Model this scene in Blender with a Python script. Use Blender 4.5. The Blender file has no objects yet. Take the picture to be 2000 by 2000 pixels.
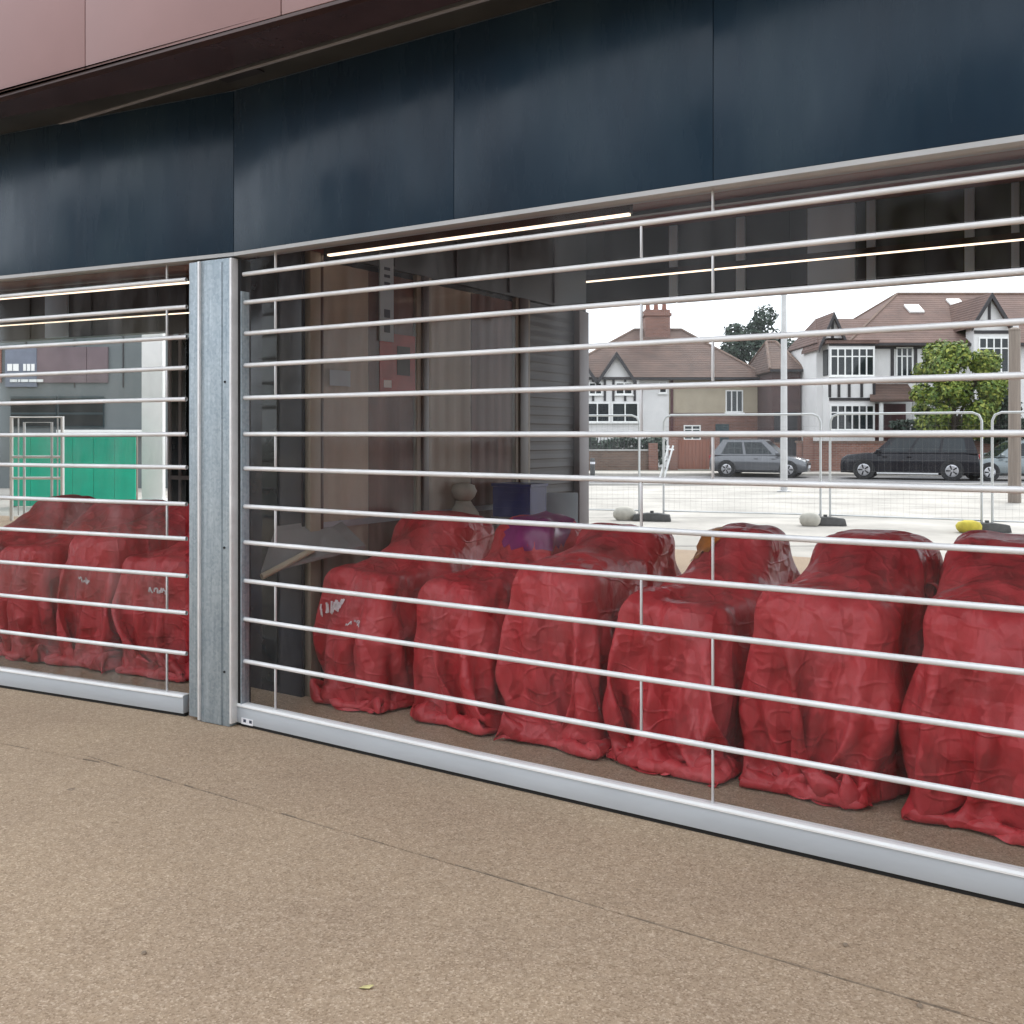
import bpy, bmesh, math, random
import numpy as np
from mathutils import Vector, Matrix, noise

# ------------------------------------------------------------------ camera, sky, sun, exposure
scene = bpy.context.scene
COL = scene.collection
R = math.radians

cam_data = bpy.data.cameras.new('camera')
cam_data.sensor_width = 36.0
cam_data.lens = 34.2
cam_data.shift_y = -0.074
cam_data.clip_end = 2000.0
cam = bpy.data.objects.new('camera', cam_data)
cam.location = (0.0, 0.0, 1.6)
cam.rotation_euler = (R(90), 0, 0)
COL.objects.link(cam)
scene.camera = cam

SUN_ELEV, SUN_AZ = R(48), R(35)          # azimuth measured from +Y towards +X (beyond the building)
world = bpy.data.worlds.new('World')
scene.world = world
world.use_nodes = True
wn, wl = world.node_tree.nodes, world.node_tree.links
wn.clear()
w_out = wn.new('ShaderNodeOutputWorld')
w_bg = wn.new('ShaderNodeBackground')
w_sky = wn.new('ShaderNodeTexSky')
w_sky.sky_type = 'NISHITA'
w_sky.sun_disc = False
w_sky.sun_elevation = SUN_ELEV
w_sky.sun_rotation = SUN_AZ
w_mix = wn.new('ShaderNodeMixRGB')       # an even veil of bright cloud over the whole sky
w_mix.inputs[0].default_value = 0.85
w_mix.inputs[2].default_value = (13.0, 13.6, 14.4, 1)
w_bg.inputs['Strength'].default_value = 0.12
wl.new(w_sky.outputs[0], w_mix.inputs[1])
wl.new(w_mix.outputs[0], w_bg.inputs[0])
wl.new(w_bg.outputs[0], w_out.inputs[0])

sun_data = bpy.data.lights.new('sun', 'SUN')
sun_data.energy = 1.4
sun_data.angle = R(12)
sun_data.color = (1.0, 0.95, 0.88)
sun = bpy.data.objects.new('sun', sun_data)
sd = Vector((math.sin(SUN_AZ) * math.cos(SUN_ELEV), math.cos(SUN_AZ) * math.cos(SUN_ELEV), math.sin(SUN_ELEV)))
sun.rotation_euler = sd.to_track_quat('Z', 'Y').to_euler()
sun.location = (0, 0, 30)
COL.objects.link(sun)

scene.view_settings.view_transform = 'Standard'
scene.view_settings.look = 'None'
scene.view_settings.exposure = 0.55
scene.view_settings.gamma = 1.0
scene.render.engine = 'CYCLES'
scene.cycles.transparent_max_bounces = 24
scene.cycles.max_bounces = 8
scene.cycles.caustics_reflective = False
scene.cycles.caustics_refractive = False

random.seed(7)

# ------------------------------------------------------------------ helpers: materials
def nmat(name):
    m = bpy.data.materials.new(name)
    m.use_nodes = True
    nt = m.node_tree
    return m, nt.nodes, nt.links, nt.nodes['Principled BSDF']

def coords(N, L, scale=(1, 1, 1), kind='Object'):
    tc = N.new('ShaderNodeTexCoord')
    mp = N.new('ShaderNodeMapping')
    mp.inputs['Scale'].default_value = scale
    L.new(tc.outputs[kind], mp.inputs[0])
    return mp.outputs[0]

def ntex(N, L, vec, scale, detail=4, rough=0.55):
    t = N.new('ShaderNodeTexNoise')
    t.inputs['Scale'].default_value = scale
    t.inputs['Detail'].default_value = detail
    t.inputs['Roughness'].default_value = rough
    L.new(vec, t.inputs['Vector'])
    return t.outputs['Fac']

def ramp(N, L, fac, stops):
    r = N.new('ShaderNodeValToRGB')
    el = r.color_ramp.elements
    while len(el) < len(stops):
        el.new(0.5)
    for i, (p, c) in enumerate(stops):
        el[i].position = p
        el[i].color = (c[0], c[1], c[2], 1)
    L.new(fac, r.inputs[0])
    return r.outputs[0]

def mixc(N, L, fac, a, b, mode='MIX'):
    x = N.new('ShaderNodeMixRGB')
    x.blend_type = mode
    for i, v in ((0, fac), (1, a), (2, b)):
        if hasattr(v, 'node'):
            L.new(v, x.inputs[i])
        elif i == 0:
            x.inputs[0].default_value = v
        else:
            x.inputs[i].default_value = (v[0], v[1], v[2], 1)
    return x.outputs[0]

def bump(N, L, height, bsdf, strength=0.3, dist=0.01):
    b = N.new('ShaderNodeBump')
    b.inputs['Strength'].default_value = strength
    b.inputs['Distance'].default_value = dist
    L.new(height, b.inputs['Height'])
    L.new(b.outputs[0], bsdf.inputs['Normal'])

def simple(name, col, rough=0.6, metal=0.0, var=0.15, scale=6.0, spec=0.5, stretch=(1, 1, 1), bmp=0.0, coat=0.0, kind='Object'):
    """A principled material with uneven, weathered colour."""
    m, N, L, B = nmat(name)
    v = coords(N, L, stretch, kind)
    f = ntex(N, L, v, scale, 5, 0.6)
    lo = tuple(c * (1 - var) for c in col)
    hi = tuple(min(1, c * (1 + var)) for c in col)
    c = ramp(N, L, f, [(0.3, lo), (0.7, hi)])
    L.new(c, B.inputs['Base Color'])
    B.inputs['Roughness'].default_value = rough
    B.inputs['Metallic'].default_value = metal
    B.inputs['Specular IOR Level'].default_value = spec
    B.inputs['Coat Weight'].default_value = coat
    if bmp:
        f2 = ntex(N, L, v, scale * 8, 4, 0.6)
        bump(N, L, f2, B, bmp, 0.004)
    return m

MT = {}

def make_materials():
    # resin-bound buff aggregate of the forecourt
    def aggregate(name, tint):
        m, N, L, B = nmat(name)
        v = coords(N, L)
        vo = N.new('ShaderNodeTexVoronoi')
        vo.inputs['Scale'].default_value = 165
        L.new(v, vo.inputs['Vector'])
        sep = N.new('ShaderNodeSeparateColor')
        L.new(vo.outputs['Color'], sep.inputs[0])
        stones = ramp(N, L, sep.outputs[0], [(0.0, (0.235, 0.175, 0.118)), (0.3, (0.31, 0.24, 0.168)), (0.75, (0.345, 0.272, 0.195)), (1.0, (0.46, 0.38, 0.29))])
        big = ntex(N, L, v, 0.7, 6, 0.65)
        tone = ramp(N, L, big, [(0.3, (0.87, 0.85, 0.85)), (0.7, (1.10, 1.09, 1.06))])
        mid = ntex(N, L, v, 26, 5, 0.75)
        tone2 = ramp(N, L, mid, [(0.3, (0.84, 0.83, 0.82)), (0.7, (1.13, 1.13, 1.13))])
        # old chewing gum and spills
        gum = N.new('ShaderNodeTexVoronoi'); gum.inputs['Scale'].default_value = 1.7
        L.new(v, gum.inputs['Vector'])
        gm = ramp(N, L, gum.outputs['Distance'], [(0.022, (0.62, 0.62, 0.64)), (0.040, (1, 1, 1))])
        st_ = ntex(N, L, coords(N, L, (0.6, 1.4, 1)), 1.9, 5, 0.7)
        stn = ramp(N, L, st_, [(0.60, (1, 1, 1)), (0.76, (0.84, 0.82, 0.80))])
        c = mixc(N, L, 1.0, stones, tone, 'MULTIPLY')
        c = mixc(N, L, 1.0, c, tone2, 'MULTIPLY')
        c = mixc(N, L, 1.0, c, gm, 'MULTIPLY')
        c = mixc(N, L, 1.0, c, stn, 'MULTIPLY')
        c = mixc(N, L, 1.0, c, tint, 'MULTIPLY')
        L.new(c, B.inputs['Base Color'])
        B.inputs['Roughness'].default_value = 0.85
        B.inputs['Specular IOR Level'].default_value = 0.3
        bump(N, L, vo.outputs['Distance'], B, 0.35, 0.003)
        return m
    MT['aggregate'] = aggregate('buff_aggregate', (1.15, 1.115, 1.10))
    MT['aggregate2'] = aggregate('buff_aggregate_border', (1.13, 1.09, 1.075))
    MT['crack'] = simple('joint_dirt', (0.24, 0.185, 0.135), 0.9, var=0.4, scale=40)
    MT['concrete'] = simple('pale_concrete', (0.41, 0.385, 0.345), 0.9, var=0.24, scale=0.7, bmp=0.4)
    MT['asphalt'] = simple('asphalt', (0.16, 0.155, 0.155), 0.9, var=0.25, scale=1.2, bmp=0.3)
    MT['earth'] = simple('ground_earth', (0.16, 0.15, 0.12), 0.95, var=0.3, scale=0.4)
    MT['kerb'] = simple('kerb_stone', (0.4, 0.39, 0.37), 0.85, var=0.15, scale=3)

    # hot-dip galvanised steel with faint spangle and vertical streaks
    m, N, L, B = nmat('galvanised_steel')
    v = coords(N, L)
    vo = N.new('ShaderNodeTexVoronoi'); vo.inputs['Scale'].default_value = 70
    L.new(v, vo.inputs['Vector'])
    sep = N.new('ShaderNodeSeparateColor'); L.new(vo.outputs['Color'], sep.inputs[0])
    sp = ramp(N, L, sep.outputs[0], [(0, (0.335, 0.39, 0.43)), (1, (0.43, 0.485, 0.525))])
    v2 = coords(N, L, (1, 1, 0.06))
    st = ntex(N, L, v2, 45, 5, 0.7)
    stc = ramp(N, L, st, [(0.3, (0.74, 0.77, 0.79)), (0.7, (1.12, 1.12, 1.12))])
    ma = ntex(N, L, v, 3.0, 4, 0.6)
    mac = ramp(N, L, ma, [(0.3, (0.86, 0.89, 0.91)), (0.7, (1.06, 1.05, 1.03))])
    c = mixc(N, L, 1, sp, stc, 'MULTIPLY'); c = mixc(N, L, 1, c, mac, 'MULTIPLY')
    L.new(c, B.inputs['Base Color'])
    B.inputs['Metallic'].default_value = 0.45
    B.inputs['Roughness'].default_value = 0.5
    MT['galv'] = m

    MT['slat'] = simple('silver_anodised_slat', (0.74, 0.74, 0.745), 0.36, 0.15, 0.14, 7, stretch=(0.5, 1, 1))
    MT['link'] = simple('silver_link', (0.6, 0.6, 0.61), 0.4, 0.3, 0.06, 9)
    MT['rail'] = simple('grey_coated_rail', (0.47, 0.505, 0.54), 0.5, 0.1, 0.07, 4, stretch=(0.4, 1, 2), bmp=0.08)
    MT['cap'] = simple('white_cap_strip', (0.8, 0.8, 0.79), 0.4, 0, 0.06, 6)
    MT['rubber'] = simple('black_rubber', (0.012, 0.012, 0.012), 0.8, var=0.3)
    MT['black'] = simple('black_void', (0.008, 0.008, 0.01), 0.6, var=0.2)
    MT['trim'] = simple('pale_trim', (0.42, 0.42, 0.42), 0.45, 0.2, 0.1, 3)

    # clear polycarbonate: see-through, shiny at an angle, faint dust and drag marks
    m, N, L, B = nmat('clear_polycarbonate')
    N.remove(B)
    out = N['Material Output']
    tr = N.new('ShaderNodeBsdfTransparent'); tr.inputs[0].default_value = (0.965, 0.97, 0.97, 1)
    gl = N.new('ShaderNodeBsdfGlossy'); gl.inputs['Roughness'].default_value = 0.06
    gl.inputs[0].default_value = (0.6, 0.62, 0.62, 1)
    df = N.new('ShaderNodeBsdfDiffuse'); df.inputs[0].default_value = (0.6, 0.6, 0.62, 1)
    fr = N.new('ShaderNodeFresnel'); fr.inputs[0].default_value = 1.33
    v = coords(N, L, (1.4, 1, 0.5))
    f = ntex(N, L, v, 3, 6, 0.65)
    du = ramp(N, L, f, [(0.42, (0.001,) * 3), (0.75, (0.030,) * 3)])
    m1 = N.new('ShaderNodeMixShader'); L.new(du, m1.inputs[0]); L.new(tr.outputs[0], m1.inputs[1]); L.new(df.outputs[0], m1.inputs[2])
    m2 = N.new('ShaderNodeMixShader'); ge = N.new('ShaderNodeNewGeometry')
    inv = N.new('ShaderNodeMath'); inv.operation = 'SUBTRACT'; inv.inputs[0].default_value = 1.0; L.new(ge.outputs['Backfacing'], inv.inputs[1])
    fm = N.new('ShaderNodeMath'); fm.operation = 'MULTIPLY'; L.new(fr.outputs[0], fm.inputs[0]); L.new(inv.outputs[0], fm.inputs[1])
    L.new(fm.outputs[0], m2.inputs[0]); L.new(m1.outputs[0], m2.inputs[1]); L.new(gl.outputs[0], m2.inputs[2])
    nb = N.new('ShaderNodeBump'); nb.inputs['Strength'].default_value = 0.15; nb.inputs['Distance'].default_value = 0.01
    f3 = ntex(N, L, coords(N, L, (0.4, 1, 1)), 4, 2, 0.5)
    L.new(f3, nb.inputs['Height']); L.new(nb.outputs[0], gl.inputs['Normal'])
    L.new(m2.outputs[0], out.inputs[0])
    MT['poly'] = m

    # navy gloss fascia, uneven in tone and roughness
    m, N, L, B = nmat('navy_gloss_fascia')
    v = coords(N, L, (1, 1, 0.35))
    f = ntex(N, L, v, 1.4, 5, 0.6)
    c = ramp(N, L, f, [(0.3, (0.014, 0.028, 0.048)), (0.52, (0.019, 0.039, 0.063)), (0.75, (0.034, 0.060, 0.083))])
    L.new(c, B.inputs['Base Color'])
    f2 = ntex(N, L, coords(N, L, (1, 1, 0.2)), 5, 5, 0.65)
    rr = ramp(N, L, f2, [(0.3, (0.15,) * 3), (0.7, (0.36,) * 3)])
    L.new(rr, B.inputs['Roughness'])
    B.inputs['Specular IOR Level'].default_value = 0.20
    f3 = ntex(N, L, coords(N, L, (1.3, 1.3, 0.6)), 1.1, 3, 0.5)
    bump(N, L, f3, B, 0.20, 0.06)
    MT['fascia'] = m

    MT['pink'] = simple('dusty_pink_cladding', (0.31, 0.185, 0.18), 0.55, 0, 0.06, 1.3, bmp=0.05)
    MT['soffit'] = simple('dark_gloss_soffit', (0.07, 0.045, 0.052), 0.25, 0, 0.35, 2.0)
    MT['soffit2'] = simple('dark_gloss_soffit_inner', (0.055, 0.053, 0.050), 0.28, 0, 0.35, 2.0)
    MT['ceiling'] = simple('maroon_ceiling', (0.13, 0.028, 0.022), 0.5, 0, 0.2, 1.0)
    MT['dark'] = simple('charcoal_panel', (0.03, 0.028, 0.032), 0.45, 0, 0.3, 1.5)
    MT['printwhite'] = simple('white_print_on_film', (0.62, 0.5, 0.52), 0.5, 0, 0.3, 40)
    MT['orangefilm'] = simple('orange_film', (0.5, 0.17, 0.03), 0.35, 0, 0.3, 9)
    MT['purplefilm'] = simple('purple_film', (0.22, 0.02, 0.13), 0.3, 0, 0.3, 7)
    MT['bluegrey'] = simple('blue_grey_panel', (0.36, 0.41, 0.47), 0.5, 0, 0.08, 2)
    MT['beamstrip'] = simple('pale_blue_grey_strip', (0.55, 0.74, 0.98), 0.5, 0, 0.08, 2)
    MT['dullblue'] = simple('dull_blue_sign', (0.15, 0.17, 0.22), 0.5, 0, 0.15, 2)
    MT['bluedark'] = simple('blue_black_gloss', (0.02, 0.024, 0.036), 0.18, 0, 0.4, 2)
    MT['tan'] = simple('tan_curtain', (0.42, 0.325, 0.265), 0.8, 0, 0.16, 3, stretch=(1, 1, 0.2))
    MT['reflectband'] = simple('red_brown_reflection_band', (0.19, 0.085, 0.07), 0.8, 0, 0.3, 3, stretch=(3, 3, 0.2))
    MT['brown'] = simple('brown_frame', (0.06, 0.028, 0.022), 0.4, 0, 0.2, 3)
    MT['buff'] = simple('buff_frame', (0.30, 0.25, 0.20), 0.5, 0, 0.1, 3)
    MT['greyframe'] = simple('light_grey_frame', (0.36, 0.35, 0.38), 0.5, 0.1, 0.08, 3)
    MT['charcoal'] = simple('plum_charcoal_louvre', (0.05, 0.04, 0.048), 0.5, 0, 0.15, 3)
    MT['white'] = simple('white_paint', (0.83, 0.83, 0.81), 0.6, 0, 0.06, 2)
    MT['whitewall'] = simple('white_render', (0.72, 0.71, 0.70), 0.8, 0, 0.07, 1.2, bmp=0.1)
    MT['blackpaint'] = simple('black_timber', (0.025, 0.022, 0.025), 0.6, 0, 0.2, 5)
    MT['cream'] = simple('cream_render', (0.42, 0.36, 0.27), 0.85, 0, 0.1, 1.5, bmp=0.1)
    MT['teal'] = simple('dark_teal', (0.02, 0.045, 0.055), 0.4, 0, 0.2, 2)
    MT['darkred'] = simple('dark_red_paint', (0.07, 0.02, 0.022), 0.5, 0, 0.2, 2)
    MT['orange'] = simple('rust_red_boards', (0.22, 0.085, 0.055), 0.7, 0, 0.15, 3, stretch=(6, 1, 0.3))
    MT['glass'] = simple('window_glass', (0.012, 0.018, 0.022), 0.06, 0, 0.3, 1.0, spec=0.4)
    MT['green'] = simple('green_hoarding', (0.005, 0.46, 0.29), 0.5, 0, 0.12, 2.5)
    MT['greywall'] = simple('grey_cladding', (0.125, 0.145, 0.15), 0.6, 0, 0.12, 0.8)
    MT['ruddy'] = simple('plum_sign', (0.145, 0.105, 0.115), 0.6, 0, 0.2, 1.5)
    MT['lamp_grey'] = simple('lamp_column_grey', (0.5, 0.5, 0.5), 0.5, 0.2, 0.1, 3)
    MT['wood'] = simple('weathered_timber', (0.23, 0.19, 0.16), 0.85, 0, 0.2, 4, stretch=(6, 6, 0.3))
    MT['bark'] = simple('bark', (0.09, 0.07, 0.05), 0.9, 0, 0.3, 6, stretch=(4, 4, 0.6), bmp=0.4)
    MT['fence'] = simple('fence_galvanised', (0.6, 0.62, 0.62), 0.4, 0.4, 0.08, 4)
    MT['wire'] = simple('dull_wire', (0.2, 0.2, 0.2), 0.6, 0.3, 0.1, 4)
    MT['foot'] = simple('dark_fence_foot', (0.09, 0.09, 0.09), 0.85, 0, 0.25, 6)
    MT['yellow'] = simple('yellow_sacking', (0.55, 0.45, 0.05), 0.8, 0, 0.2, 9)
    MT['sack'] = simple('pale_sacking', (0.5, 0.48, 0.42), 0.85, 0, 0.15, 9)
    MT['blue'] = simple('blue_plastic', (0.035, 0.04, 0.21), 0.35, 0, 0.15, 5)
    MT['paleblue'] = simple('pale_blue_board', (0.36, 0.43, 0.48), 0.5, 0, 0.1, 3)
    MT['greyboard'] = simple('pale_grey_board', (0.22, 0.21, 0.21), 0.5, 0, 0.12, 3)
    MT['paper'] = simple('white_paper', (0.75, 0.75, 0.78), 0.6, 0, 0.05, 5)
    MT['print'] = simple('dark_print', (0.04, 0.05, 0.08), 0.6, 0, 0.1, 5)
    MT['poster'] = simple('red_poster', (0.32, 0.03, 0.025), 0.4, 0, 0.25, 9)
    MT['leaf_litter'] = simple('pale_leaf', (0.62, 0.55, 0.25), 0.6, 0, 0.2, 30)
    MT['tyre'] = simple('tyre', (0.015, 0.015, 0.016), 0.8, 0, 0.2, 5)
    MT['rim'] = simple('alloy', (0.5, 0.5, 0.52), 0.3, 0.7, 0.1, 5)
    MT['car_silver'] = simple('silver_car_paint', (0.12, 0.124, 0.135), 0.25, 0.4, 0.05, 3, coat=0.5)
    MT['car_black'] = simple('black_car_paint', (0.008, 0.008, 0.012), 0.25, 0, 0.1, 3, coat=0.1, spec=0.25)
    MT['car_grey'] = simple('grey_car_paint', (0.16, 0.19, 0.20), 0.25, 0.3, 0.05, 3, coat=0.8)
    MT['lens'] = simple('lamp_lens', (0.7, 0.7, 0.7), 0.15, 0, 0.05, 5)
    MT['redlens'] = simple('red_lamp_lens', (0.25, 0.01, 0.012), 0.2, 0, 0.1, 5)
    MT['plate'] = simple('yellow_plate', (0.6, 0.42, 0.05), 0.5, 0, 0.05, 5)

    # brick: courses and perpends in the colour and relief (houses are 40 m off)
    def brick(name, c1, c2, mortar):
        m, N, L, B = nmat(name)
        tc = N.new('ShaderNodeTexCoord')
        mp = N.new('ShaderNodeMapping'); L.new(tc.outputs['Object'], mp.inputs[0])
        mp.inputs['Rotation'].default_value = (R(90), 0, 0)
        b = N.new('ShaderNodeTexBrick')
        b.inputs['Scale'].default_value = 1
        b.inputs['Brick Width'].default_value = 0.225
        b.inputs['Row Height'].default_value = 0.075
        b.inputs['Mortar Size'].default_value = 0.008
        b.inputs['Color1'].default_value = (*c1, 1); b.inputs['Color2'].default_value = (*c2, 1)
        b.inputs['Mortar'].default_value = (*mortar, 1)
        L.new(mp.outputs[0], b.inputs['Vector'])
        f = ntex(N, L, tc.outputs['Object'], 1.0, 5, 0.6)
        t = ramp(N, L, f, [(0.3, (0.8, 0.8, 0.8)), (0.7, (1.15, 1.12, 1.1))])
        L.new(mixc(N, L, 1, b.outputs[0], t, 'MULTIPLY'), B.inputs['Base Color'])
        B.inputs['Roughness'].default_value = 0.9
        return m
    MT['brick'] = brick('red_brick', (0.17, 0.075, 0.055), (0.24, 0.11, 0.08), (0.25, 0.21, 0.19))
    MT['brick2'] = brick('brown_brick', (0.13, 0.08, 0.06), (0.18, 0.11, 0.08), (0.2, 0.18, 0.16))
    MT['brickdark'] = brick('dark_plum_brick', (0.075, 0.045, 0.045), (0.10, 0.06, 0.055), (0.09, 0.07, 0.07))

    def tiles(name, lo, hi):
        m, N, L, B = nmat(name)
        tc = N.new('ShaderNodeTexCoord')
        wv = N.new('ShaderNodeTexWave'); wv.wave_type = 'BANDS'; wv.bands_direction = 'Z'
        wv.inputs['Scale'].default_value = 2.4; wv.inputs['Distortion'].default_value = 1.2; wv.inputs['Detail Scale'].default_value = 6
        L.new(tc.outputs['Object'], wv.inputs[0])
        f = ntex(N, L, tc.outputs['Object'], 1.2, 6, 0.7)
        c = ramp(N, L, f, [(0.25, lo), (0.75, hi)])
        t = ramp(N, L, wv.outputs['Fac'], [(0.0, (0.75,) * 3), (0.3, (1.05,) * 3)])
        L.new(mixc(N, L, 1, c, t, 'MULTIPLY'), B.inputs['Base Color'])
        B.inputs['Roughness'].default_value = 0.85
        bump(N, L, wv.outputs['Fac'], B, 0.5, 0.03)
        return m
    MT['roofA'] = tiles('brown_roof_tiles', (0.065, 0.042, 0.034), (0.14, 0.085, 0.066))
    MT['roofB'] = tiles('red_roof_tiles', (0.085, 0.05, 0.042), (0.17, 0.10, 0.08))

    # crumpled red sheeting
    m, N, L, B = nmat('red_plastic_sheeting')
    out = N['Material Output']
    v = coords(N, L)
    f = ntex(N, L, v, 2.4, 4, 0.6)
    c = ramp(N, L, f, [(0.28, (0.38, 0.036, 0.040)), (0.5, (0.66, 0.052, 0.065)), (0.70, (0.78, 0.12, 0.13))])
    L.new(c, B.inputs['Base Color'])
    f2 = ntex(N, L, v, 9, 4, 0.6)
    L.new(ramp(N, L, f2, [(0.3, (0.34,) * 3), (0.7, (0.52,) * 3)]), B.inputs['Roughness'])
    B.inputs['Specular IOR Level'].default_value = 0.5
    # flat facets between sharp creases, at two sizes, as in stiff film
    geo = N.new('ShaderNodeNewGeometry')
    nz = N.new('ShaderNodeTexNoise'); nz.inputs['Scale'].default_value = 2.5; nz.inputs['Detail'].default_value = 2
    L.new(v, nz.inputs['Vector'])
    acc = geo.outputs['Normal']
    for sc_, amp, st in ((4.0, 0.40, (1, 1, 0.55)), (12.0, 0.42, (1, 1, 0.75))):
        wp = mixc(N, L, 0.30, coords(N, L, st), (0, 0, 0), 'ADD')
        L.new(nz.outputs['Color'], wp.node.inputs[2])
        vo = N.new('ShaderNodeTexVoronoi'); vo.feature = 'SMOOTH_F1'; vo.inputs['Scale'].default_value = sc_
        vo.inputs['Smoothness'].default_value = 0.08
        L.new(wp, vo.inputs['Vector'])
        sub = N.new('ShaderNodeVectorMath'); sub.operation = 'SUBTRACT'; sub.inputs[1].default_value = (0.5, 0.5, 0.5)
        L.new(vo.outputs['Color'], sub.inputs[0])
        scl = N.new('ShaderNodeVectorMath'); scl.operation = 'SCALE'; scl.inputs['Scale'].default_value = amp
        L.new(sub.outputs[0], scl.inputs[0])
        ad = N.new('ShaderNodeVectorMath'); ad.operation = 'ADD'
        L.new(acc, ad.inputs[0]); L.new(scl.outputs[0], ad.inputs[1])
        acc = ad.outputs[0]
    nm = N.new('ShaderNodeVectorMath'); nm.operation = 'NORMALIZE'; L.new(acc, nm.inputs[0])
    bp = N.new('ShaderNodeBump'); bp.inputs['Strength'].default_value = 0.5; bp.inputs['Distance'].default_value = 0.012
    f4 = ntex(N, L, coords(N, L, (1, 1, 0.5)), 16, 4, 0.6)
    # thin hard crease lines running across the film
    hsum = f4
    for st, sc_, off_ in (((1.3, 1.3, 0.5), 4.0, 0.0), ((0.6, 0.6, 1.5), 5.0, 3.7), ((1.8, 0.7, 0.9), 3.2, 8.1)):
        cv = coords(N, L, st); cv.node.inputs['Location'].default_value = (off_, off_, off_); cv.node.inputs['Rotation'].default_value = (0.5 * off_, 0.3, 0.4 * off_)
        fl = ntex(N, L, cv, sc_, 1.5, 0.5)
        ln = ramp(N, L, fl, [(0.455, (0, 0, 0)), (0.495, (1, 1, 1)), (0.535, (0, 0, 0))])
        hsum = mixc(N, L, 0.55, hsum, ln, 'ADD')
    L.new(hsum, bp.inputs['Height']); L.new(nm.outputs[0], bp.inputs['Normal'])
    L.new(bp.outputs[0], B.inputs['Normal'])
    tl = N.new('ShaderNodeBsdfTranslucent'); tl.inputs[0].default_value = (0.5, 0.03, 0.05, 1)
    mx = N.new('ShaderNodeMixShader'); mx.inputs[0].default_value = 0.22
    L.new(B.outputs[0], mx.inputs[1]); L.new(tl.outputs[0], mx.inputs[2]); L.new(mx.outputs[0], out.inputs[0])
    MT['red'] = m

    def leafmat(name, lo, mid, hi):
        m, N, L, B = nmat(name)
        oi = N.new('ShaderNodeNewGeometry')
        c = ramp(N, L, oi.outputs['Random Per Island'], [(0.0, lo), (0.5, mid), (1.0, hi)])
        L.new(c, B.inputs['Base Color'])
        B.inputs['Roughness'].default_value = 0.6
        B.inputs['Subsurface Weight'].default_value = 0.0
        try:
            B.inputs['Transmission Weight'].default_value = 0.0
        except KeyError:
            pass
        return m
    MT['leaf'] = leafmat('yellow_green_leaf', (0.045, 0.095, 0.010), (0.14, 0.20, 0.020), (0.30, 0.32, 0.05))
    MT['leafdark'] = leafmat('dark_conifer_leaf', (0.012, 0.028, 0.018), (0.025, 0.05, 0.03), (0.05, 0.075, 0.05))

    m, N, L, B = nmat('warm_led')
    B.inputs['Base Color'].default_value = (0.8, 0.7, 0.6, 1)
    B.inputs['Emission Color'].default_value = (1.0, 0.78, 0.58, 1)
    B.inputs['Emission Strength'].default_value = 1.5
    MT['led'] = m

make_materials()

# ------------------------------------------------------------------ helpers: objects
def T(o):
    return o

def local_of(parent):
    """world -> parent-local matrix for a (possibly nested) parent, from its own transform only."""
    m = Matrix.Identity(4)
    p = parent
    while p is not None:
        m = Matrix.LocRotScale(p.location, p.rotation_euler, p.scale) @ m
        p = p.parent
    return m.inverted()

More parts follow.
